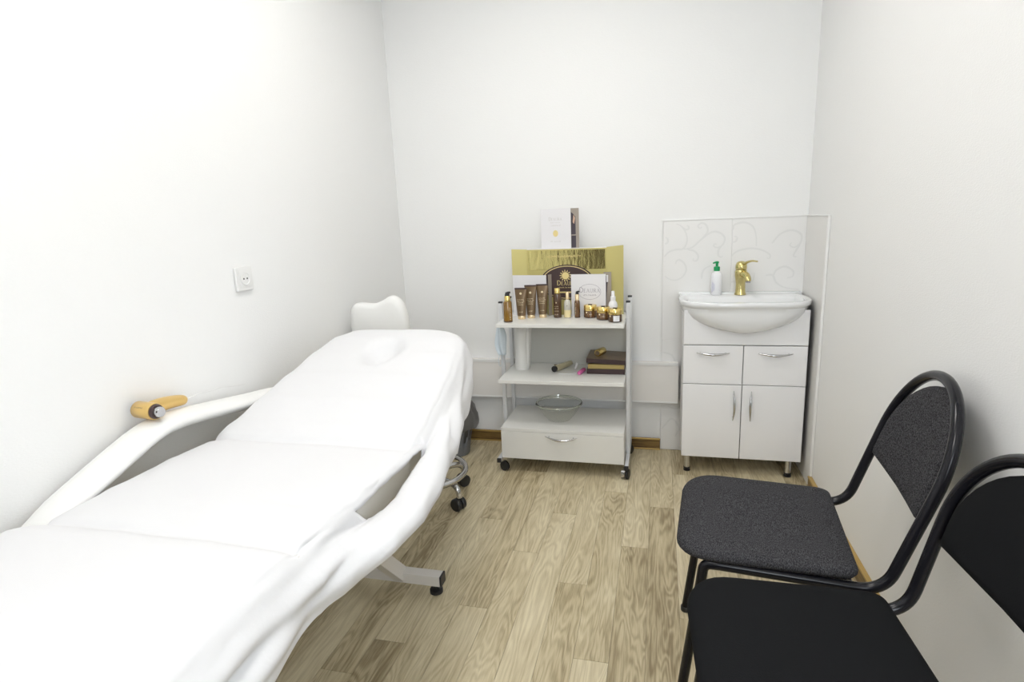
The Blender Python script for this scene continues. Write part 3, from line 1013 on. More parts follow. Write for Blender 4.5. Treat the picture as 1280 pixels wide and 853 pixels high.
# white dropper bottle
o = thing('dropper_bottle', 'white dropper bottle with pointed cap behind the jars', 'bottle', (-0.213, 2.835, ZT))
lathe_part('bottle', [(0.020, 0), (0.0225, 0.003), (0.0225, 0.060), (0.019, 0.074), (0.012, 0.083)], M['white_bottle'], o)
lathe_part('cap', [(0.0125, 0.0832), (0.0125, 0.104), (0.0085, 0.106), (0.0078, 0.128), (0.006, 0.131)], M['white_bottle'], o)

# gold gift box
gb = thing('gift_box', 'large gold gift box with folded side flaps and a dark round emblem', 'box', (-0.4495, 2.925, ZT))
org = gb.location.copy()
GY = 2.905
MB().box(-0.656, -0.249, GY, GY + 0.058, ZT, 1.1135, 0.0012).build('body', M['gold_card'], gb, org)
MB().box(-0.650, -0.2555, GY - 0.0016, GY - 0.0002, 1.010, 1.1075, 0.0006, 1).build('foil_strip', M['gold_foil'], gb, org)
MB().box(-0.6555, -0.2495, GY + 0.0005, GY + 0.057, 1.1137, 1.1150).build('lid_or_lit_edge', M['card'], gb, org)  # white strip paints the highlight along the box's top edge
fl = MB().prism([(0, 0), (0.0785, 0), (0.0785, 0.3440), (0, 0.3395)],
                lambda u, v: Vector((-0.6565 - u, GY + 0.010 - 0.018 * u / 0.078, ZT + v)), lambda u, v: Vector((-0.6565 - u, GY + 0.013 - 0.018 * u / 0.078, ZT + v)))
fl.build('flap', M['gold_card'], gb, org)
fl = MB().prism([(0, 0), (0.0815, 0), (0.0815, 0.3480), (0, 0.3420)],
                lambda u, v: Vector((-0.2485 + u, GY - 0.002 + 0.02 * u / 0.08, ZT + v)), lambda u, v: Vector((-0.2485 + u, GY + 0.001 + 0.02 * u / 0.08, ZT + v)))
fl.build('flap', M['gold_card'], gb, org)
EC = (-0.4505, 0.944)


def ellipse_plate(rx, rz, y0, y1, n=48):
    pts = [(EC[0] + rx * math.cos(2 * PI * i / n), EC[1] + rz * math.sin(2 * PI * i / n)) for i in range(n)]
    return MB().prism(pts, lambda u, v: Vector((u, y0, v)), lambda u, v: Vector((u, y1, v)))


ellipse_plate(0.139, 0.090, GY - 0.0022, GY - 0.0018).build('emblem_rim', M['dark_brown'], gb, org)
ellipse_plate(0.131, 0.084, GY - 0.0026, GY - 0.0023).build('emblem_ring', M['gold_print'], gb, org)
em = ellipse_plate(0.127, 0.0805, GY - 0.0031, GY - 0.0027).build('emblem', M['dark_brown'], gb, org)
pl = lambda u, v, d: Vector((u, GY - 0.0032 - d, v))
s = MB()
sx_, sz_ = -0.4575, 0.978
n = 24
pts = [(sx_ + 0.0185 * math.cos(2 * PI * i / n), sz_ + 0.0185 * math.sin(2 * PI * i / n)) for i in range(n)]
s.prism(pts, lambda u, v: pl(u, v, 0), lambda u, v: pl(u, v, 0.0006))
for i in range(13):
    a = 2 * PI * i / 13 + 0.2
    s.ribbon([(sx_ + 0.021 * math.cos(a), sz_ + 0.021 * math.sin(a)), (sx_ + 0.031 * math.cos(a), sz_ + 0.031 * math.sin(a))], 0, pl, widths=[0.007, 0.001])
s.build('sun_emblem', M['gold_print'], em, org)
s = MB()
lettering(s, 'DEAURA', -0.4505, 0.929, 0.025, pl)
tick_line(s, -0.4505, 0.915, 0.09, 0.006, pl, seed=9)
s.ribbon([(-0.5, 0.893), (-0.40, 0.893)], 0.007, pl)
s.build('lettering', M['gold_print'], em, org)
s = MB()
tick_line(s, -0.465, 1.072, 0.17, 0.011, lambda u, v, d: Vector((u, GY - 0.0018 - d, v)), seed=15)
s.build('lettering', M['gold_print'], gb, org)

# brochure standing on the gift box
bz = 1.1153
br_ = thing('brochure', 'white brochure standing on top of the gold gift box, dark photo page behind', 'brochure', (-0.49, 2.925, bz))
org = br_.location.copy()


def cover(x0, y0, x1, y1, z0, z1, th=0.0015, lean=0.0):
    L = math.hypot(x1 - x0, y1 - y0)
    ex = Vector(((x1 - x0) / L, (y1 - y0) / L, 0))
    en = Vector((ex.y, -ex.x, 0))          # towards the viewer

    def place(u, v, d):
        return Vector((x0, y0, z0)) + ex * u + Vector((0, lean * v, v)) + en * d
    mb = MB().prism([(0, 0), (L, 0), (L, z1 - z0), (0, z1 - z0)], lambda u, v: place(u, v, 0), lambda u, v: place(u, v, -th))
    return mb, place, L


mb, pl, L = cover(-0.582, 2.928, -0.4265, 2.910, bz, 1.3138)
cv = mb.build('front_cover', M['card'], br_, org)
s = MB()
lettering(s, 'DEAURA', 0.077, 0.140, 0.017, pl)
tick_line(s, 0.077, 0.128, 0.05, 0.005, pl, seed=41)
tick_line(s, 0.077, 0.113, 0.05, 0.006, pl, seed=42)
tick_line(s, 0.077, 0.033, 0.052, 0.006, pl, seed=43)
s.build('lettering', M['faint_print'], cv, org)
n = 20
MB().prism([(0.077 + 0.0135 * math.cos(2 * PI * i / n), 0.076 + 0.0165 * math.sin(2 * PI * i / n)) for i in range(n)],
           lambda u, v: pl(u, v, 0.0002), lambda u, v: pl(u, v, 0.0006)).build('seal', M['gold_print'], cv, org)
mb, pl, L = cover(-0.4285, 2.932, -0.389, 2.944, bz, 1.3130)
bk = mb.build('back_page', M['card_brown'], br_, org)
MB().prism([(0.001, 0.068), (0.024, 0.068), (0.024, 0.155), (0.012, 0.170), (0.001, 0.180)], lambda u, v: pl(u, v, 0.0003), lambda u, v: pl(u, v, 0.0006)).build('photo_print', M['card_dark'], bk, org)
MB().prism([(0.009, 0.128), (0.017, 0.120), (0.022, 0.150), (0.014, 0.166)], lambda u, v: pl(u, v, 0.0008), lambda u, v: pl(u, v, 0.0010)).build('photo_print', M['card_skin'], bk, org)
MB().prism([(0.002, 0.002), (0.025, 0.002), (0.025, 0.062), (0.002, 0.062)], lambda u, v: pl(u, v, 0.0003), lambda u, v: pl(u, v, 0.0006)).build('photo_print', M['card_dark'], bk, org)

# two cards leaning in front of the gift box
lc = thing('leaflet', 'blank white folded leaflet standing behind the bronze tubes', 'leaflet', (-0.64, 2.88, ZT))
org = lc.location.copy()
mb, pl, L = cover(-0.7335, 2.892, -0.5505, 2.865, ZT, 0.9860)
mb.build('front_cover', M['card'], lc, org)
mb, pl, L = cover(-0.5415, 2.872, -0.5285, 2.895, ZT, 0.9875)
mb.build('back_page', M['card_brown'], lc, org)

lc = thing('leaflet', 'white leaflet with grey oval logo standing in front of the gold box', 'leaflet', (-0.33, 2.88, ZT))
org = lc.location.copy()
mb, pl, L = cover(-0.4245, 2.870, -0.2500, 2.862, ZT, 0.9875)
cv = mb.build('front_cover', M['card'], lc, org)
s = MB()
ell = [(0.0935 + 0.056 * math.cos(2 * PI * i / 48), 0.1235 + 0.0385 * math.sin(2 * PI * i / 48)) for i in range(49)]
s.ribbon(ell, 0.0016, pl)
s.build('oval_print', M['grey_print'], cv, org)
s = MB()
lettering(s, 'DEAURA', 0.0935, 0.120, 0.026, pl, small=0.74)
tick_line(s, 0.0935, 0.104, 0.062, 0.007, pl, seed=51)
s.build('lettering', M['grey_print'], cv, org)
mb, pl, L = cover(-0.262, 2.876, -0.2245, 2.886, ZT, 0.9950)
bk = mb.build('back_page', M['card_brown'], lc, org)
MB().prism([(0.006, 0.05), (0.012, 0.05), (0.022, 0.2), (0.010, 0.2)], lambda u, v: pl(u, v, 0.0003), lambda u, v: pl(u, v, 0.0006)).build('photo_print', M['card_dark'], bk, org)
MB().prism([(0.014, 0.17), (0.023, 0.17), (0.023, 0.205), (0.014, 0.205)], lambda u, v: pl(u, v, 0.0007), lambda u, v: pl(u, v, 0.0009)).build('photo_print', M['card'], bk, org)

# ------------------------------------------------------------------ middle shelf
ZS = 0.4922
pr = thing('paper_towel_roll', 'white paper roll standing upright at the left of the middle shelf', 'paper roll', (-0.694, 2.862, ZS))
MB().lathe([(0.012, 0.0), (0.0345, 0.0), (0.0345, 0.225), (0.012, 0.225), (0.012, 0.0)], (0, 0, 0), 30, cap=False).build('roll', M['towel'], pr, smooth=40)
rows = []
for i in range(9):
    t = i / 8
    rows.append([Vector((0.030 + 0.030 * t * (1 - 0.55 * q) + 0.004 * math.sin(5 * t), -0.010 + 0.028 * t - 0.006 * math.sin(3 * t + q), 0.222 - 0.221 * q)) for q in [k / 8 for k in range(9)]])
f = MB().grid(rows).build('loose_sheet', M['towel'], pr, smooth=180)
sm = f.modifiers.new('s', 'SOLIDIFY')
sm.thickness = 0.0012

# champagne massage pen
mp_ = thing('massage_pen', 'champagne metal pen-shaped device lying on the middle shelf', 'beauty device', (-0.48, 2.86, ZS))
MB().tube([(-0.027, -0.045, 0.0165), (-0.010, -0.012, 0.0165), (0.002, 0.012, 0.0165), (0.0345, 0.085, 0.0155)], [0.0155, 0.0160, 0.0150, 0.0125], 18).build('body', M['champagne'], mp_, smooth=40)
MB().cyl((-0.0325, -0.0565, 0.0165), (-0.0272, -0.0455, 0.0165), 0.0155, 0.0158, 18).build('head', M['black_plastic'], mp_, smooth=40)
MB().tube([(-0.012, -0.010, 0.020), (-0.026, 0.004, 0.022), (-0.042, 0.012, 0.0215)], [0.005, 0.0045, 0.003], 8).build('clip', M['box_brown'], mp_, smooth=40)
MB().tube([Vector(p) for p in catmull([(-0.004, -0.083, 0.002), (0.03, -0.088, 0.002), (0.066, -0.080, 0.0022), (0.092, -0.060, 0.003)], 8)], 0.0022, 8).build('cable', M['white_plastic'], mp_, smooth=60)

pb = thing('pink_tube', 'pink plastic tube lying beside the brown boxes', 'case', (-0.372, 2.80, ZS))
MB().tube([(-0.006, -0.036, 0.0095), (-0.0055, -0.033, 0.0095), (0.009, 0.040, 0.0095), (0.0095, 0.043, 0.0095)], [0.0075, 0.0095, 0.0095, 0.007], 14, sq=(1.15, 1.0)).build('body', M['pink'], pb, smooth=40)
cw = MB()
rows = []
for i in range(7):
    t = i / 6
    rows.append([Vector((-0.419 + 0.012 * math.sin(2.6 * q) + 0.010 * t, 2.89 - 0.03 * q + 0.006 * t, 0.4935 + 0.030 * t * (1 - 0.5 * q) + 0.002 * math.sin(3 * q))) for q in [k / 6 for k in range(7)]])
cot = cw.grid(rows).build('paper_slip', M['card'], smooth=180)
sm = cot.modifiers.new('s', 'SOLIDIFY')
sm.thickness = 0.0012
tag(cot, 'curled white paper slip standing behind the pink tube', 'paper')

# stacked boxes
rz = Matrix.Rotation
b1 = thing('gift_box', 'flat dark brown box with gold tray at the bottom of the stack', 'box', (-0.248, 2.875, ZS))
MB().box(-0.0945, 0.0945, -0.085, 0.10, 0.0, 0.026, 0.0015).build('base', M['dark_brown'], b1)
MB().box(-0.0885, 0.0905, -0.0815, 0.096, 0.0262, 0.0495, 0.0012).build('inner_tray', M['box_gold'], b1)
tilt = Matrix.Rotation(math.radians(2.6), 4, 'Y')
b2 = thing('gift_box', 'brown topped box lying tilted on the gold tray box', 'box', (-0.248, 2.875, ZS + 0.0543))
MB().box(-0.0965, 0.0965, -0.090, 0.098, 0.0, 0.023, 0.0015, mtx=tilt).build('body', M['dark_brown'], b2)
MB().box(-0.0955, 0.0955, -0.089, 0.097, 0.0232, 0.0244, 0.0004, 1, mtx=tilt).build('top_panel', M['box_brown'], b2)
s = MB()
s.ribbon([(0.02, 0.0), (0.035, 0.006), (0.052, -0.004), (0.066, 0.002)], 0.006, lambda u, v, d: tilt @ Vector((u, v, 0.0246 + d)))
s.build('emblem', M['dark_brown'], b2)
gp = thing('gold_cap', 'short gold cylinder cap lying on the brown box lid', 'cap', (-0.281, 2.865, ZS + 0.0800))
ax0, ax1 = Vector((-0.012, -0.034, 0.0185)), Vector((0.014, 0.032, 0.0185))
MB().tube([ax0, ax0.lerp(ax1, .05), ax0.lerp(ax1, .95), ax1], [0.0165, 0.0185, 0.0185, 0.0165], 20).build('body', M['gold_cap'], gp, smooth=40)
dv = (ax0 - ax1).normalized()
MB().cyl(ax0 + dv * 0.0004, ax0 + dv * 0.0012, 0.012, seg=18).build('end_disc', M['box_brown'], gp)

# glass bowl on the drawer case
gbw = thing('glass_bowl', 'clear glass mixing bowl with thick rim on the drawer top', 'bowl', (-0.4905, 2.80, 0.2403))
BR = 0.120
prof = [(0.0, 0.0), (0.045, 0.0), (0.060, 0.004), (0.082, 0.030), (0.104, 0.066), (0.1135, 0.082)]
MB().lathe(prof, (0, 0, 0), 56, cap=False).build('bowl', M['glass'], gbw, smooth=80)
rim = [(BR - 0.0060, 0.0822), (BR, 0.0835), (BR + 0.002, 0.0880), (BR, 0.0935), (BR - 0.0045, 0.0950), (BR - 0.0085, 0.0920), (BR - 0.0088, 0.0850), (BR - 0.0060, 0.0822)]
MB().lathe(rim, (0, 0, 0), 56, cap=False).build('rim', M['solid_glass'], gbw, smooth=80)

# face mask hanging at the left posts
fm = thing('face_mask', 'pale blue disposable face mask hanging from the left trolley post', 'mask', (-0.776, 2.722, 0.537))
rows = []
for i in range(15):
    v = i / 14
    row = []
    for j in range(9):
        u = j / 8
        w = 0.012 + 0.044 * math.sin(PI * (0.12 + 0.80 * v)) ** 0.8
        x = 0.006 + w * (u - 0.55) + 0.012 * (1 - v) - 0.004 * math.sin(6 * v)
        y = 0.02 * math.sin(u * 7 + v) * 0.5 + 0.014 * (u - 0.5)
        row.append(Vector((x, y, 0.062 + 0.148 * v)))
    rows.append(row)
f = MB().grid(rows).build('mask_body', M['mask'], fm, smooth=180)
sm = f.modifiers.new('s', 'SOLIDIFY')
sm.thickness = 0.002
MB().tube(catmull([(0.002, 0.0, 0.066), (-0.006, -0.004, 0.030), (0.003, -0.003, 0.004), (0.014, 0.002, 0.036), (0.010, 0.004, 0.066)], 6), 0.0013, 6).build('ear_loop', M['mask'], fm, smooth=60)
MB().tube(catmull([(0.004, 0.0, 0.206), (0.006, 0.025, 0.216), (0.002, 0.045, 0.2175), (-0.0005, 0.0575, 0.2175)], 6), 0.0013, 6).build('ear_loop', M['mask'], fm, smooth=60)

# ------------------------------------------------------------------ chairs
def rounded_poly(corners, radii, seg=8):
    out = []
    n = len(corners)
    for i in range(n):
        a, b, c = Vector(corners[i - 1]), Vector(corners[i]), Vector(corners[(i + 1) % n])
        d1, d2 = (a - b).normalized(), (c - b).normalized()
        L = radii[i]
        p1, p2 = b + d1 * L, b + d2 * L
        for k in range(seg + 1):
            t = k / seg
            out.append(tuple((1 - t) ** 2 * p1 + 2 * t * (1 - t) * b + t * t * p2))
    return out


def pillow(poly, fn, thick, edge=0.012, dome=0.010, rings=5, seed=0):
    """upholstered pad: rounded rim, domed front; fn(u, v, h) places"""
    cx = sum(p[0] for p in poly) / len(poly)
    cy = sum(p[1] for p in poly) / len(poly)
    size = max(math.hypot(p[0] - cx, p[1] - cy) for p in poly)
    lv = [(0.25, 0.0), (0.975, 0.0), (1.0, thick * 0.35), (1.0, thick * 0.6), (0.985, thick * 0.85), (0.955, thick), (0.85, thick + dome * .45), (0.65, thick + dome * .75), (0.4, thick + dome * .95), (0.12, thick + dome)]
    rg = []
    for s, h in lv:
        rg.append([fn(cx + (p[0] - cx) * s, cy + (p[1] - cy) * s, h) for p in poly])
    return MB().loft(rg)


def make_chair(label, loc, rz, fabric, lean, l1, w, zb, e):
    t = thing('visitor_chair', label, 'chair', loc, rz)
    R = 0.0125
    up = Vector((math.sin(lean), 0, math.cos(lean)))
    base = Vector((0, 0, zb))

    def back(u, s, d=0):                      # u up the back, s sideways (+ = local +y), d towards the sitter
        return base + up * u + Vector((0, s, 0)) + Vector((-math.cos(lean), 0, math.sin(lean))) * d
    # back hoop that runs on under the seat
    arc_pts = [back(l1 + e * w * math.sin(a), w * math.cos(a)) for a in [PI * i / 32 for i in range(33)]]
    left = fillet([Vector((-0.34, w, zb + 0.006)), Vector((0, w, zb)), back(l1 * 0.98, w)], 0.075, 10)
    right = [Vector((p.x, -p.y, p.z)) for p in left]
    MB().tube(left + arc_pts[1:-1] + list(reversed(right)), R, 14).build('back_hoop', M['black_metal'], t, smooth=60)
    # front legs, joined to the seat rails by bends
    for sgn in (1, -1):
        MB().tube(fillet([Vector((-0.338, sgn * w, zb + 0.006)), Vector((-0.375, sgn * w, zb + 0.005)), Vector((-0.428, sgn * w * 1.02, 0.012))], 0.03, 8), R, 14).build('leg', M['black_metal'], t, smooth=60)
        MB().tube(fillet([Vector((-0.17, sgn * (w - 0.027), zb - 0.004)), Vector((-0.055, sgn * (w - 0.027), zb - 0.006)), Vector((0.085, sgn * (w - 0.005), 0.012))], 0.05, 8), R * 0.92, 14).build('leg', M['black_metal'], t, smooth=60)
    for (fx, fy) in ((-0.4285, w * 1.02), (-0.4285, -w * 1.02), (0.0852, w - 0.005), (0.0852, 0.005 - w)):
        MB().lathe([(0.013, 0.0), (0.0145, 0.002), (0.0145, 0.016), (0.0128, 0.018)], (fx, fy, 0), 14).build('foot', M['black_plastic'], t, smooth=40)
    MB().cyl((-0.12, -w + 0.02, zb - 0.002), (-0.12, w - 0.02, zb - 0.002), 0.010, seg=12).build('crossbar', M['black_metal'], t, smooth=60)
    # seat
    poly = rounded_poly([(-0.046, -0.207), (-0.430, -0.222), (-0.430, 0.228), (-0.042, 0.213)], [0.035, 0.095, 0.095, 0.035])
    # bow the front edge a little
    poly = [(x - 0.018 * max(0, (-x - 0.25) / 0.18) * (1 - (y / 0.25) ** 2), y) for x, y in poly]
    pillow(poly, lambda u, v, h: Vector((u, v, zb + 0.0165 + h - 0.010 * max(0.0, (-u - 0.36) / 0.08) ** 2)), 0.026, dome=0.008).build('seat', fabric, t, smooth=70)
    # back pad inside the hoop
    pw = w - 0.021
    pts = [(0.176 if True else 0, -pw), (0.176, pw)]
    poly = [(0.178, -pw + 0.004), (0.172, -pw * 0.5), (0.171, 0.0), (0.172, pw * 0.5), (0.178, pw - 0.004), (0.19, pw)]
    top = l1 + 0.0
    n = 22
    for i in range(n + 1):
        a = PI * i / n
        poly.append((top + (e * w - 0.022) * math.sin(a), pw * math.cos(a)))
    poly.append((0.19, -pw))

    def bf(u, v, h):
        bow = 0.016 * (1 - (v / pw) ** 2)
        return back(u, v, h - 0.016 - bow)
    pillow(poly, bf, 0.026, dome=0.006).build('backrest', fabric, t, smooth=70)
    return t


make_chair('grey mottled fabric chair with black tube frame, the far one by the right wall', (0.5073, 1.4735, 0), -0.0888, M['fabric_grey'], 0.2989, 0.2478, 0.2046, 0.4403, 1.022)
make_chair('black fabric chair with black tube frame, the near one cut off by the frame edge', (0.5163, 1.002, 0), 0.0469, M['fabric_black'], 0.2172, 0.2208, 0.2002, 0.44, 1.022)

# ------------------------------------------------------------------ couch
bed = thing('treatment_couch', 'cream framed treatment couch with raised back and armrests by the left wall', 'treatment couch', (-0.96, 1.1, 0))
org = bed.location.copy()
TILT = 0.26


def ztop(y):
    if y < 0.83:
        return 0.672
    if y < 1.33:
        return 0.668
    return 0.668 + (y - 1.33) * TILT


def pad(x0, x1, y0, y1, th=0.07):
    mb = MB()
    rows = []
    secs = 8
    for i in range(secs + 1):
        y = y0 + (y1 - y0) * i / secs
        z = ztop(min(max(y, y0 + 0.001), y1 - 0.001))
        rows.append([Vector((x0, y, z - th)), Vector((x0, y, z - 0.012)), Vector((x0 + 0.012, y, z)), Vector((x1 - 0.012, y, z)), Vector((x1, y, z - 0.012)), Vector((x1, y, z - th))])
    return mb.loft(rows)


pad(-1.262, -0.660, 0.17, 0.822).build('leg_cushion', M['bed_vinyl'], bed, org, smooth=40)
pad(-1.262, -0.643, 0.838, 1.322).build('seat_cushion', M['bed_vinyl'], bed, org, smooth=40)
mb = MB()
rows = []
for i in range(13):
    y = 1.338 + 0.70 * i / 12
    z = ztop(y) - 0.050 * min(1.0, i / 4)
    sh = 0.0 if i < 7 else 0.055 * ((i - 6) / 6) ** 2
    x0, x1 = -1.255 + sh * 0.5, -0.665 - sh * 1.6
    rows.append([Vector((x0, y, z - .07)), Vector((x0, y, z - .012)), Vector((x0 + .012, y, z)), Vector((x1 - .012, y, z)), Vector((x1, y, z - .012)), Vector((x1, y, z - .07))])
mb.loft(rows).build('back_cushion', M['bed_vinyl'], bed, org, smooth=40)
# left armrest (bare vinyl)
al = catmull([(-1.350, 0.84, 0.622), (-1.348, 0.95, 0.668), (-1.346, 1.08, 0.716), (-1.346, 1.17, 0.744), (-1.346, 1.24, 0.753), (-1.346, 1.34, 0.745), (-1.345, 1.48, 0.724), (-1.340, 1.62, 0.704), (-1.335, 1.74, 0.690)], 6)
MB().tube(al, [0.040 + 0.015 * min(1, i / 5) * min(1, (len(al) - 1 - i) / 5 + 0.4) for i in range(len(al))], 24, sq=(1.0, 0.46)).build('armrest', M['vinyl'], bed, org, smooth=60)
ar = catmull([(-0.600, 0.99, 0.610), (-0.575, 1.06, 0.620), (-0.560, 1.13, 0.628), (-0.565, 1.24, 0.634), (-0.582, 1.38, 0.650), (-0.615, 1.55, 0.668), (-0.655, 1.68, 0.68)], 6)
MB().tube(ar, 0.028, 16, sq=(1.0, 0.5)).build('armrest', M['vinyl'], bed, org, smooth=60)
# armrest brackets and frame under the cushions
fr = MB()
fr.box(-1.235, -1.195, 0.25, 1.70, 0.555, 0.595, 0.003).box(-0.735, -0.695, 0.25, 1.70, 0.555, 0.595, 0.003)
for y in (0.30, 0.85, 1.30):
    fr.box(-1.1945, -0.7355, y, y + 0.04, 0.556, 0.594, 0.003)
fr.build('frame', M['bed_metal'], bed, org)
MB().tube([(-1.2, 1.50, 0.585), (-1.29, 1.58, 0.60), (-1.340, 1.60, 0.69)], 0.012, 10).build('arm_bracket', M['bed_metal'], bed, org, smooth=60)
MB().tube([(-0.73, 1.35, 0.575), (-0.66, 1.36, 0.59), (-0.585, 1.36, 0.625)], 0.012, 10).build('arm_bracket', M['bed_metal'], bed, org, smooth=60)


def bar(p0, p1, w, h):
    """square tube between two points"""
    p0, p1 = Vector(p0), Vector(p1)
    t = (p1 - p0).normalized()
    sgn = Vector((0, 1, 0)) if abs(t.y) < 0.9 else Vector((1, 0, 0))
    u = (sgn - t * sgn.dot(t)).normalized()
    v = t.cross(u)
    mb = MB()
    mb.loft([[p + u * a * w / 2 + v * b * h / 2 for a, b in ((-1, -1), (1, -1), (1, 1), (-1, 1))] for p in (p0, p1)])
    return mb


for (y, xa, xb) in ((1.655, -1.215, -0.722), (0.62, -1.16, -0.86)):
    rl = MB().box(xa, xb, y - 0.021, y + 0.021, 0.036, 0.074, 0.002).build('base_rail', M['bed_metal'], bed, org)
    for x, s in ((xa, -1), (xb, 1)):
        MB().box(min(x, x + s * 0.007), max(x, x + s * 0.007), y - 0.0215, y + 0.0215, 0.0355, 0.0745, 0.002).build('end_cap', M['black_plastic'], rl, org)
        MB().lathe([(0.020, 0.0), (0.023, 0.002), (0.023, 0.014), (0.010, 0.016), (0.010, 0.0355)], (x - s * 0.022, y, 0), 20).build('foot', M['black_plastic'], rl, org, smooth=40)
for x0, x1 in ((-0.872, -0.80), (-1.045, -1.12)):
    bar((x0, 1.648, 0.06), (x0 - (0.06 if x0 > -1 else -0.05), 1.22, 0.574), 0.05, 0.032).build('strut', M['bed_metal'], bed, org)
bar((-0.92, 0.625, 0.075), (-0.92, 1.12, 0.574), 0.05, 0.032).build('strut', M['bed_metal'], bed, org)
MB().cyl((-0.90, 1.30, 0.35), (-0.99, 1.30, 0.35), 0.02, seg=14).build('crank', M['grey_metal'], bed, org, smooth=50)

# white sheet over it -------------------------------------------------
STN = [
    (0.12, [(-1.342, .50), (-1.335, .64), (-1.27, .694), (-.98, .698), (-.74, .692), (-.675, .672), (-.648, .640), (-.636, .615), (-.630, .590), (-.628, .565), (-.622, .540), (-.616, .515)]),
    (0.40, [(-1.342, .50), (-1.335, .64), (-1.27, .694), (-.98, .698), (-.74, .692), (-.672, .674), (-.645, .642), (-.632, .617), (-.634, .592), (-.622, .566), (-.622, .540), (-.616, .520)]),
    (0.60, [(-1.342, .52), (-1.335, .65), (-1.27, .692), (-.98, .697), (-.73, .692), (-.668, .676), (-.642, .645), (-.628, .620), (-.636, .596), (-.620, .570), (-.624, .545), (-.618, .525)]),
    (0.79, [(-1.340, .54), (-1.333, .66), (-1.26, .690), (-.98, .692), (-.72, .689), (-.662, .676), (-.640, .648), (-.620, .625), (-.626, .604), (-.616, .582), (-.624, .560), (-.624, .545)]),
    (0.845, [(-1.285, .57), (-1.29, .650), (-1.25, .679), (-.98, .683), (-.71, .682), (-.658, .672), (-.638, .648), (-.616, .630), (-.612, .610), (-.604, .590), (-.612, .570), (-.618, .555)]),
    (0.92, [(-1.282, .58), (-1.285, .660), (-1.24, .683), (-.98, .688), (-.70, .686), (-.652, .672), (-.636, .646), (-.612, .634), (-.594, .622), (-.580, .602), (-.586, .580), (-.596, .563)]),
    (1.00, [(-1.280, .59), (-1.283, .662), (-1.24, .683), (-.98, .688), (-.70, .687), (-.645, .672), (-.632, .625), (-.604, .634), (-.572, .640), (-.542, .632), (-.534, .612), (-.540, .594)]),
    (1.10, [(-1.280, .59), (-1.283, .662), (-1.24, .683), (-.98, .686), (-.69, .685), (-.640, .672), (-.630, .612), (-.598, .640), (-.556, .650), (-.518, .646), (-.508, .626), (-.512, .608)]),
    (1.20, [(-1.278, .59), (-1.282, .660), (-1.24, .681), (-.98, .684), (-.69, .683), (-.636, .672), (-.628, .612), (-.600, .648), (-.558, .658), (-.526, .652), (-.516, .632), (-.522, .614)]),
    (1.32, [(-1.276, .59), (-1.280, .655), (-1.24, .676), (-.98, .679), (-.69, .678), (-.632, .672), (-.624, .620), (-.603, .662), (-.565, .672), (-.545, .662), (-.535, .640), (-.541, .618)]),
    (1.42, [(-1.273, .61), (-1.277, .680), (-1.23, .702), (-.98, .706), (-.69, .705), (-.640, .694), (-.622, .676), (-.606, .680), (-.575, .682), (-.562, .670), (-.552, .648), (-.557, .622)]),
    (1.55, [(-1.270, .64), (-1.274, .716), (-1.22, .740), (-.98, .744), (-.70, .742), (-.650, .728), (-.632, .712), (-.620, .704), (-.598, .698), (-.586, .684), (-.576, .660), (-.580, .634)]),
    (1.70, [(-1.268, .69), (-1.270, .752), (-1.22, .779), (-.98, .783), (-.71, .781), (-.662, .767), (-.645, .748), (-.634, .730), (-.624, .712), (-.612, .692), (-.606, .668), (-.610, .636)]),
    (1.85, [(-1.262, .74), (-1.262, .795), (-1.21, .818), (-.98, .822), (-.74, .820), (-.682, .806), (-.664, .786), (-.654, .764), (-.648, .742), (-.644, .720), (-.642, .696), (-.646, .664)]),
    (1.97, [(-1.245, .77), (-1.245, .826), (-1.19, .848), (-.98, .852), (-.78, .850), (-.712, .836), (-.690, .814), (-.680, .790), (-.676, .766), (-.674, .742), (-.672, .718), (-.676, .688)]),
    (2.04, [(-1.215, .78), (-1.215, .836), (-1.16, .860), (-.98, .864), (-.82, .862), (-.752, .846), (-.724, .822), (-.712, .798), (-.708, .774), (-.706, .750), (-.706, .726), (-.710, .700)]),
    (2.072, [(-1.185, .78), (-1.185, .832), (-1.14, .852), (-.98, .858), (-.85, .854), (-.790, .838), (-.762, .814), (-.748, .790), (-.744, .768), (-.742, .746), (-.742, .722), (-.746, .70)]),
    (2.085, [(-1.17, .72), (-1.17, .76), (-1.13, .80), (-.98, .806), (-.86, .80), (-.806, .79), (-.78, .77), (-.768, .75), (-.764, .735), (-.762, .72), (-.762, .705), (-.766, .69)]),
]


def cat1(a, b, c, d, t):
    return 0.5 * ((2 * b) + (-a + c) * t + (2 * a - 5 * b + 4 * c - d) * t * t + (-a + 3 * b - 3 * c + d) * t ** 3)


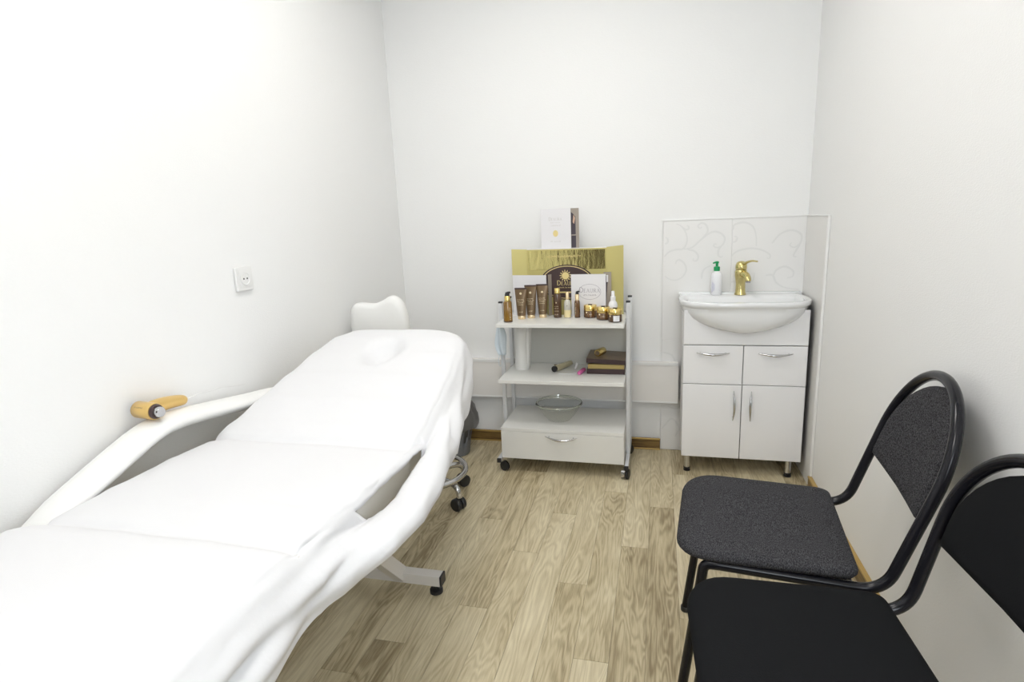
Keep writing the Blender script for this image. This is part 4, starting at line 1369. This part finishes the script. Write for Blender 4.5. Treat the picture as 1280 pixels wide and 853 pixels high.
NP = 11
PER = [3, 8, 14, 14, 8, 6, 5, 5, 5, 5, 5]
rows = []
ys = []
y = STN[0][0]
while y < STN[-1][0] - 1e-6:
    ys.append(y)
    y += 0.010
ys.append(STN[-1][0])
cols_par = []
for k in range(NP):
    for q in range(PER[k]):
        cols_par.append((k, q / PER[k]))
cols_par.append((NP - 1, 1.0))
for y in ys:
    si = max(i for i in range(len(STN)) if STN[i][0] <= y + 1e-9)
    si = min(si, len(STN) - 2)
    t = (y - STN[si][0]) / (STN[si + 1][0] - STN[si][0])
    t = t * t * (3 - 2 * t) * 0.5 + t * 0.5
    ctrl = []
    for k in range(NP + 1):
        ctrl.append(tuple(STN[si][1][k][c] * (1 - t) + STN[si + 1][1][k][c] * t for c in (0, 1)))
    row = []
    for k, q in cols_par:
        p0, p1, p2, p3 = ctrl[max(k - 1, 0)], ctrl[k], ctrl[k + 1], ctrl[min(k + 2, NP)]
        x = cat1(p0[0], p1[0], p2[0], p3[0], q)
        z = cat1(p0[1], p1[1], p2[1], p3[1], q)
        f = k + q
        # soft creases and wrinkles of the cotton
        topw = 1.0 if f < 5 else 0.4
        w1 = noise.noise(Vector((x * 2.2 + y * 1.6, y * 2.6 - x * 1.5, 0.3)))
        w2 = 1 - abs(noise.noise(Vector((x * 3.0 + y * 3.4, (y - x) * 1.6, 4.3)))) * 2
        z += topw * (0.0035 * w1 + 0.0035 * max(0, w2 - 0.72) * 3)
        z -= 0.010 * math.exp(-((y - 0.842) / 0.012) ** 2) * (1 if 1 < f < 5 else 0.3)
        z -= 0.012 * math.exp(-((y - 1.335) / 0.012) ** 2) * (1 if 1 < f < 5 else 0.2)
        z -= 0.055 * math.exp(-(((x + 0.975) / 0.060) ** 2 + ((y - 1.86) / 0.085) ** 2) ** 2)
        if f > 5.5:                       # folds of the hanging side
            hang = min(1.0, (f - 5.5) / 3.0)
            amp = 0.007 if (y < 0.9 or y > 1.45) else 0.003
            x += hang * amp * (math.sin(y * 21 + f * 1.3 + 2 * noise.noise(Vector((y * 3, f * .4, 2)))) + 0.6 * noise.noise(Vector((y * 9, f * .8, 7))))
        if 4.2 < f < 6 and y < 1.3:       # gathered seam at the edge
            z += 0.004 * noise.noise(Vector((y * 24, f * 3, 1.7)))
            x += 0.004 * noise.noise(Vector((y * 20, f * 2, 9.7)))
        g = min(1.0, max(0.0, (f - 5.1) / 1.75)) * max(0.0, 1 - abs(f - 6.0) / 4.0)
        yw = y + 0.085 * g * math.exp(-((y - 1.02) / 0.10) ** 2) + 0.05 * (1 - g) * (1 if 4.6 < f < 7 else 0) * math.exp(-((y - 1.33) / 0.05) ** 2)
        row.append(Vector((x, yw, z)))
    rows.append(row)


def skip(i, j):
    k, q = cols_par[j]
    f = k + q
    return 1.015 < ys[i] < 1.315 and 5.15 <= f < 6.85


sh = MB().grid(rows, skip).build('couch_sheet', M['sheet'], smooth=180)
tag(sh, 'crumpled white cotton sheet covering the couch and its right armrest', 'sheet')
sm = sh.modifiers.new('s', 'SOLIDIFY')
sm.thickness = 0.003
sm.offset = 1

# gold massage device on the left armrest
dv_ = thing('beauty_device', 'gold pistol-shaped beauty device lying on the left armrest', 'beauty device', (-1.36, 1.22, 0.779))
MB().tube([(-0.0365, -0.008, 0.024), (-0.034, -0.0083, 0.024), (0.030, -0.0165, 0.024), (0.033, -0.017, 0.024)], [0.0215, 0.0235, 0.0235, 0.0225], 24).build('barrel', M['dev_gold'], dv_, smooth=40)
MB().tube([(-0.0415, -0.0073, 0.024), (-0.0367, -0.008, 0.024)], [0.018, 0.0215], 24).build('rear_cap', M['dark_brown'], dv_, smooth=40)
MB().tube([(0.0332, -0.017, 0.024), (0.041, -0.018, 0.024)], [0.021, 0.0185], 24).build('front_ring', M['dark_brown'], dv_, smooth=40)
MB().tube([(0.0412, -0.018, 0.024), (0.052, -0.0195, 0.024), (0.055, -0.020, 0.024)], [0.0145, 0.0145, 0.012], 24).build('treatment_head', M['chrome'], dv_, smooth=40)
hn = catmull([(-0.006, 0.004, 0.024), (-0.010, 0.040, 0.022), (-0.016, 0.085, 0.016), (-0.020, 0.125, 0.008), (-0.021, 0.140, 0.004)], 5)
MB().tube(hn, [0.019, 0.0195, 0.020, 0.020, 0.020, 0.020, 0.0198, 0.0195, 0.019, 0.0187, 0.0183, 0.018, 0.0177, 0.0172, 0.0166, 0.0158, 0.0148, 0.0135, 0.0115, 0.0085, 0.004], 18).build('handle', M['dev_gold'], dv_, smooth=50)
cd = catmull([(-0.021, 0.141, 0.004), (-0.028, 0.18, 0.004), (-0.040, 0.22, -0.001), (-0.030, 0.26, -0.004), (-0.042, 0.31, -0.010), (-0.032, 0.36, -0.019), (-0.040, 0.42, -0.030)], 6)
MB().tube(cd, 0.0014, 6).build('cord', M['white_plastic'], dv_, smooth=60)
s = MB()
for k in range(3):
    tick_line(s, -0.008, 0.20 + 0.006 * k - 0.2, 0.030, 0.0042, lambda u, v, d: Vector((u, -0.0117 - 0.0215 * math.cos(0.5 - v * 40) - 0.0012 - u * 0.13, 0.024 + 0.0236 * math.sin(0.5 - v * 40 + 0.2))), seed=70 + k)
s.build('lettering', M['box_brown'], dv_)

# ------------------------------------------------------------------ stool behind the couch
SX, SY = -1.05, 2.30
st = thing('stool', 'white padded stool on a chrome castor base, half hidden behind the couch head', 'stool', (SX, SY, 0))
MB().cyl((0, 0, 0.105), (0, 0, 0.47), 0.022, 0.018, 20).build('column', M['chrome'], st, smooth=40)
MB().tube([(0.196 * math.cos(2 * PI * i / 40), 0.196 * math.sin(2 * PI * i / 40), 0.140) for i in range(40)], 0.0125, 12, closed=True).build('foot_ring', M['chrome'], st, smooth=60)
for k in range(5):
    a = math.radians(-22 + 72 * k)
    u = Vector((math.cos(a), math.sin(a), 0))
    z = Vector((0, 0, 1))
    lg = MB().tube(catmull([tuple(u * 0.02 + z * 0.118), tuple(u * 0.10 + z * 0.122), tuple(u * 0.17 + z * 0.120), tuple(u * 0.205 + z * 0.100), tuple(u * 0.214 + z * 0.062)], 5), 0.0135, 12).build('leg', M['chrome'], st, smooth=60)
    n_ = Vector((-u.y, u.x, 0))
    cs = MB()
    for s_ in (-1, 1):
        ctr = u * 0.206 + n_ * 0.015 * s_ + z * 0.030
        m4 = Matrix.Translation(ctr) @ n_.to_track_quat('Z', 'Y').to_matrix().to_4x4()
        cs.lathe([(0.0, -0.011), (0.025, -0.011), (0.030, -0.006), (0.030, 0.006), (0.025, 0.011), (0.0, 0.011)], (0, 0, 0), 20, m4, cap=False)
    cs.box(-0.006, 0.006, -0.016, 0.016, 0.030, 0.060, 0.004, 2, Matrix.Translation(u * 0.212) @ Matrix.Rotation(a, 4, 'Z'))
    cs.build('castor', M['black_plastic'], lg, smooth=35)
MB().lathe([(0.0, 0.472), (0.150, 0.472), (0.172, 0.482), (0.178, 0.505), (0.168, 0.530), (0.12, 0.541), (0.0, 0.543)], (0, 0, 0), 32, cap=False).build('seat', M['vinyl'], st, smooth=60)
# two-lobed backrest
bc = Vector((-0.196, 0.085, 0))
ba = math.radians(62)       # direction of the pad's width in plan is turned to face the seat
ex = Vector((math.cos(math.radians(6)), math.sin(math.radians(6)), 0))
en = Vector((ex.y, -ex.x, 0))
half = []
outl = [(-0.128, 0.66), (-0.138, 0.74), (-0.140, 0.83), (-0.137, 0.885), (-0.120, 0.915), (-0.090, 0.926), (-0.050, 0.922), (-0.012, 0.921), (0.025, 0.935), (0.055, 0.951), (0.080, 0.953), (0.105, 0.937), (0.124, 0.905), (0.134, 0.86), (0.138, 0.80), (0.136, 0.73), (0.126, 0.66), (0.08, 0.64), (-0.08, 0.64)]
oc = catmull(outl + [outl[0]], 4)[:-1]
ccx, ccz = 0.0, 0.79
rg = []
for s_, d_ in ((0.15, -0.032), (0.80, -0.032), (0.93, -0.027), (0.99, -0.013), (1.0, 0.0), (0.99, 0.013), (0.93, 0.027), (0.80, 0.033), (0.15, 0.036)):
    rg.append([bc + ex * (ccx + (u - ccx) * s_) + en * d_ + Vector((0, 0, ccz + (v - ccz) * s_)) for u, v in oc])
MB().loft(rg).build('backrest', M['vinyl'], st, smooth=70)
MB().tube(fillet([(-0.10, 0.045, 0.466), (-0.215, 0.150, 0.466), (-0.200, 0.136, 0.76)], 0.03), 0.009, 10).build('back_stem', M['chrome'], st, smooth=60)

# ------------------------------------------------------------------ waste bin with liner
BX, BY = -1.10, 2.845
bn = thing('waste_bin', 'grey slotted plastic waste bin with dark liner behind the couch', 'bin', (BX, BY, 0))
bn_mb = MB()
seg = 40
lv = [(0.085, 0.0), (0.0865, 0.004), (0.094, 0.075), (0.101, 0.105), (0.108, 0.150), (0.117, 0.210), (0.119, 0.217)]
ringsv = [[Vector((r * math.cos(2 * PI * i / seg), r * math.sin(2 * PI * i / seg), z)) for i in range(seg + 1)] for r, z in lv]
bn_mb.grid(ringsv, skip=lambda i, j: (i == 2 and j % 3 == 0) or (i == 3 and j % 3 != 2) or (i == 4 and j % 4 == 1))
bn_mb.lathe([(0.0, 0.001), (0.085, 0.001)], (0, 0, 0), seg, cap=False)
bo = bn_mb.build('bucket', M['bin'], bn, smooth=60)
sm = bo.modifiers.new('s', 'SOLIDIFY')
sm.thickness = 0.0025
sm.offset = -1
lrows = []
for i, (r, z) in enumerate(((0.074, 0.006), (0.088, 0.09), (0.104, 0.19), (0.113, 0.222), (0.108, 0.262), (0.098, 0.292), (0.104, 0.300), (0.124, 0.262), (0.138, 0.222), (0.143, 0.182), (0.140, 0.160))):
    row = []
    for k in range(49):
        a = 2 * PI * (k % 48) / 48
        nz = noise.noise(Vector((math.cos(a) * 2.5, math.sin(a) * 2.5, i * 0.5)))
        nz2 = noise.noise(Vector((math.cos(a) * 6, math.sin(a) * 6, i * 0.8 + 5)))
        amp = 0 if i < 3 else (0.010 if i < 6 else 0.012)
        rr_ = r + amp * (nz + nz2 * 0.8)
        row.append(Vector((rr_ * math.cos(a), rr_ * math.sin(a), z + (0 if i < 3 else 0.022 * nz + 0.010 * nz2))))
    lrows.append(row)
MB().grid(lrows).build('liner_bag', M['bag'], bn, smooth=180)
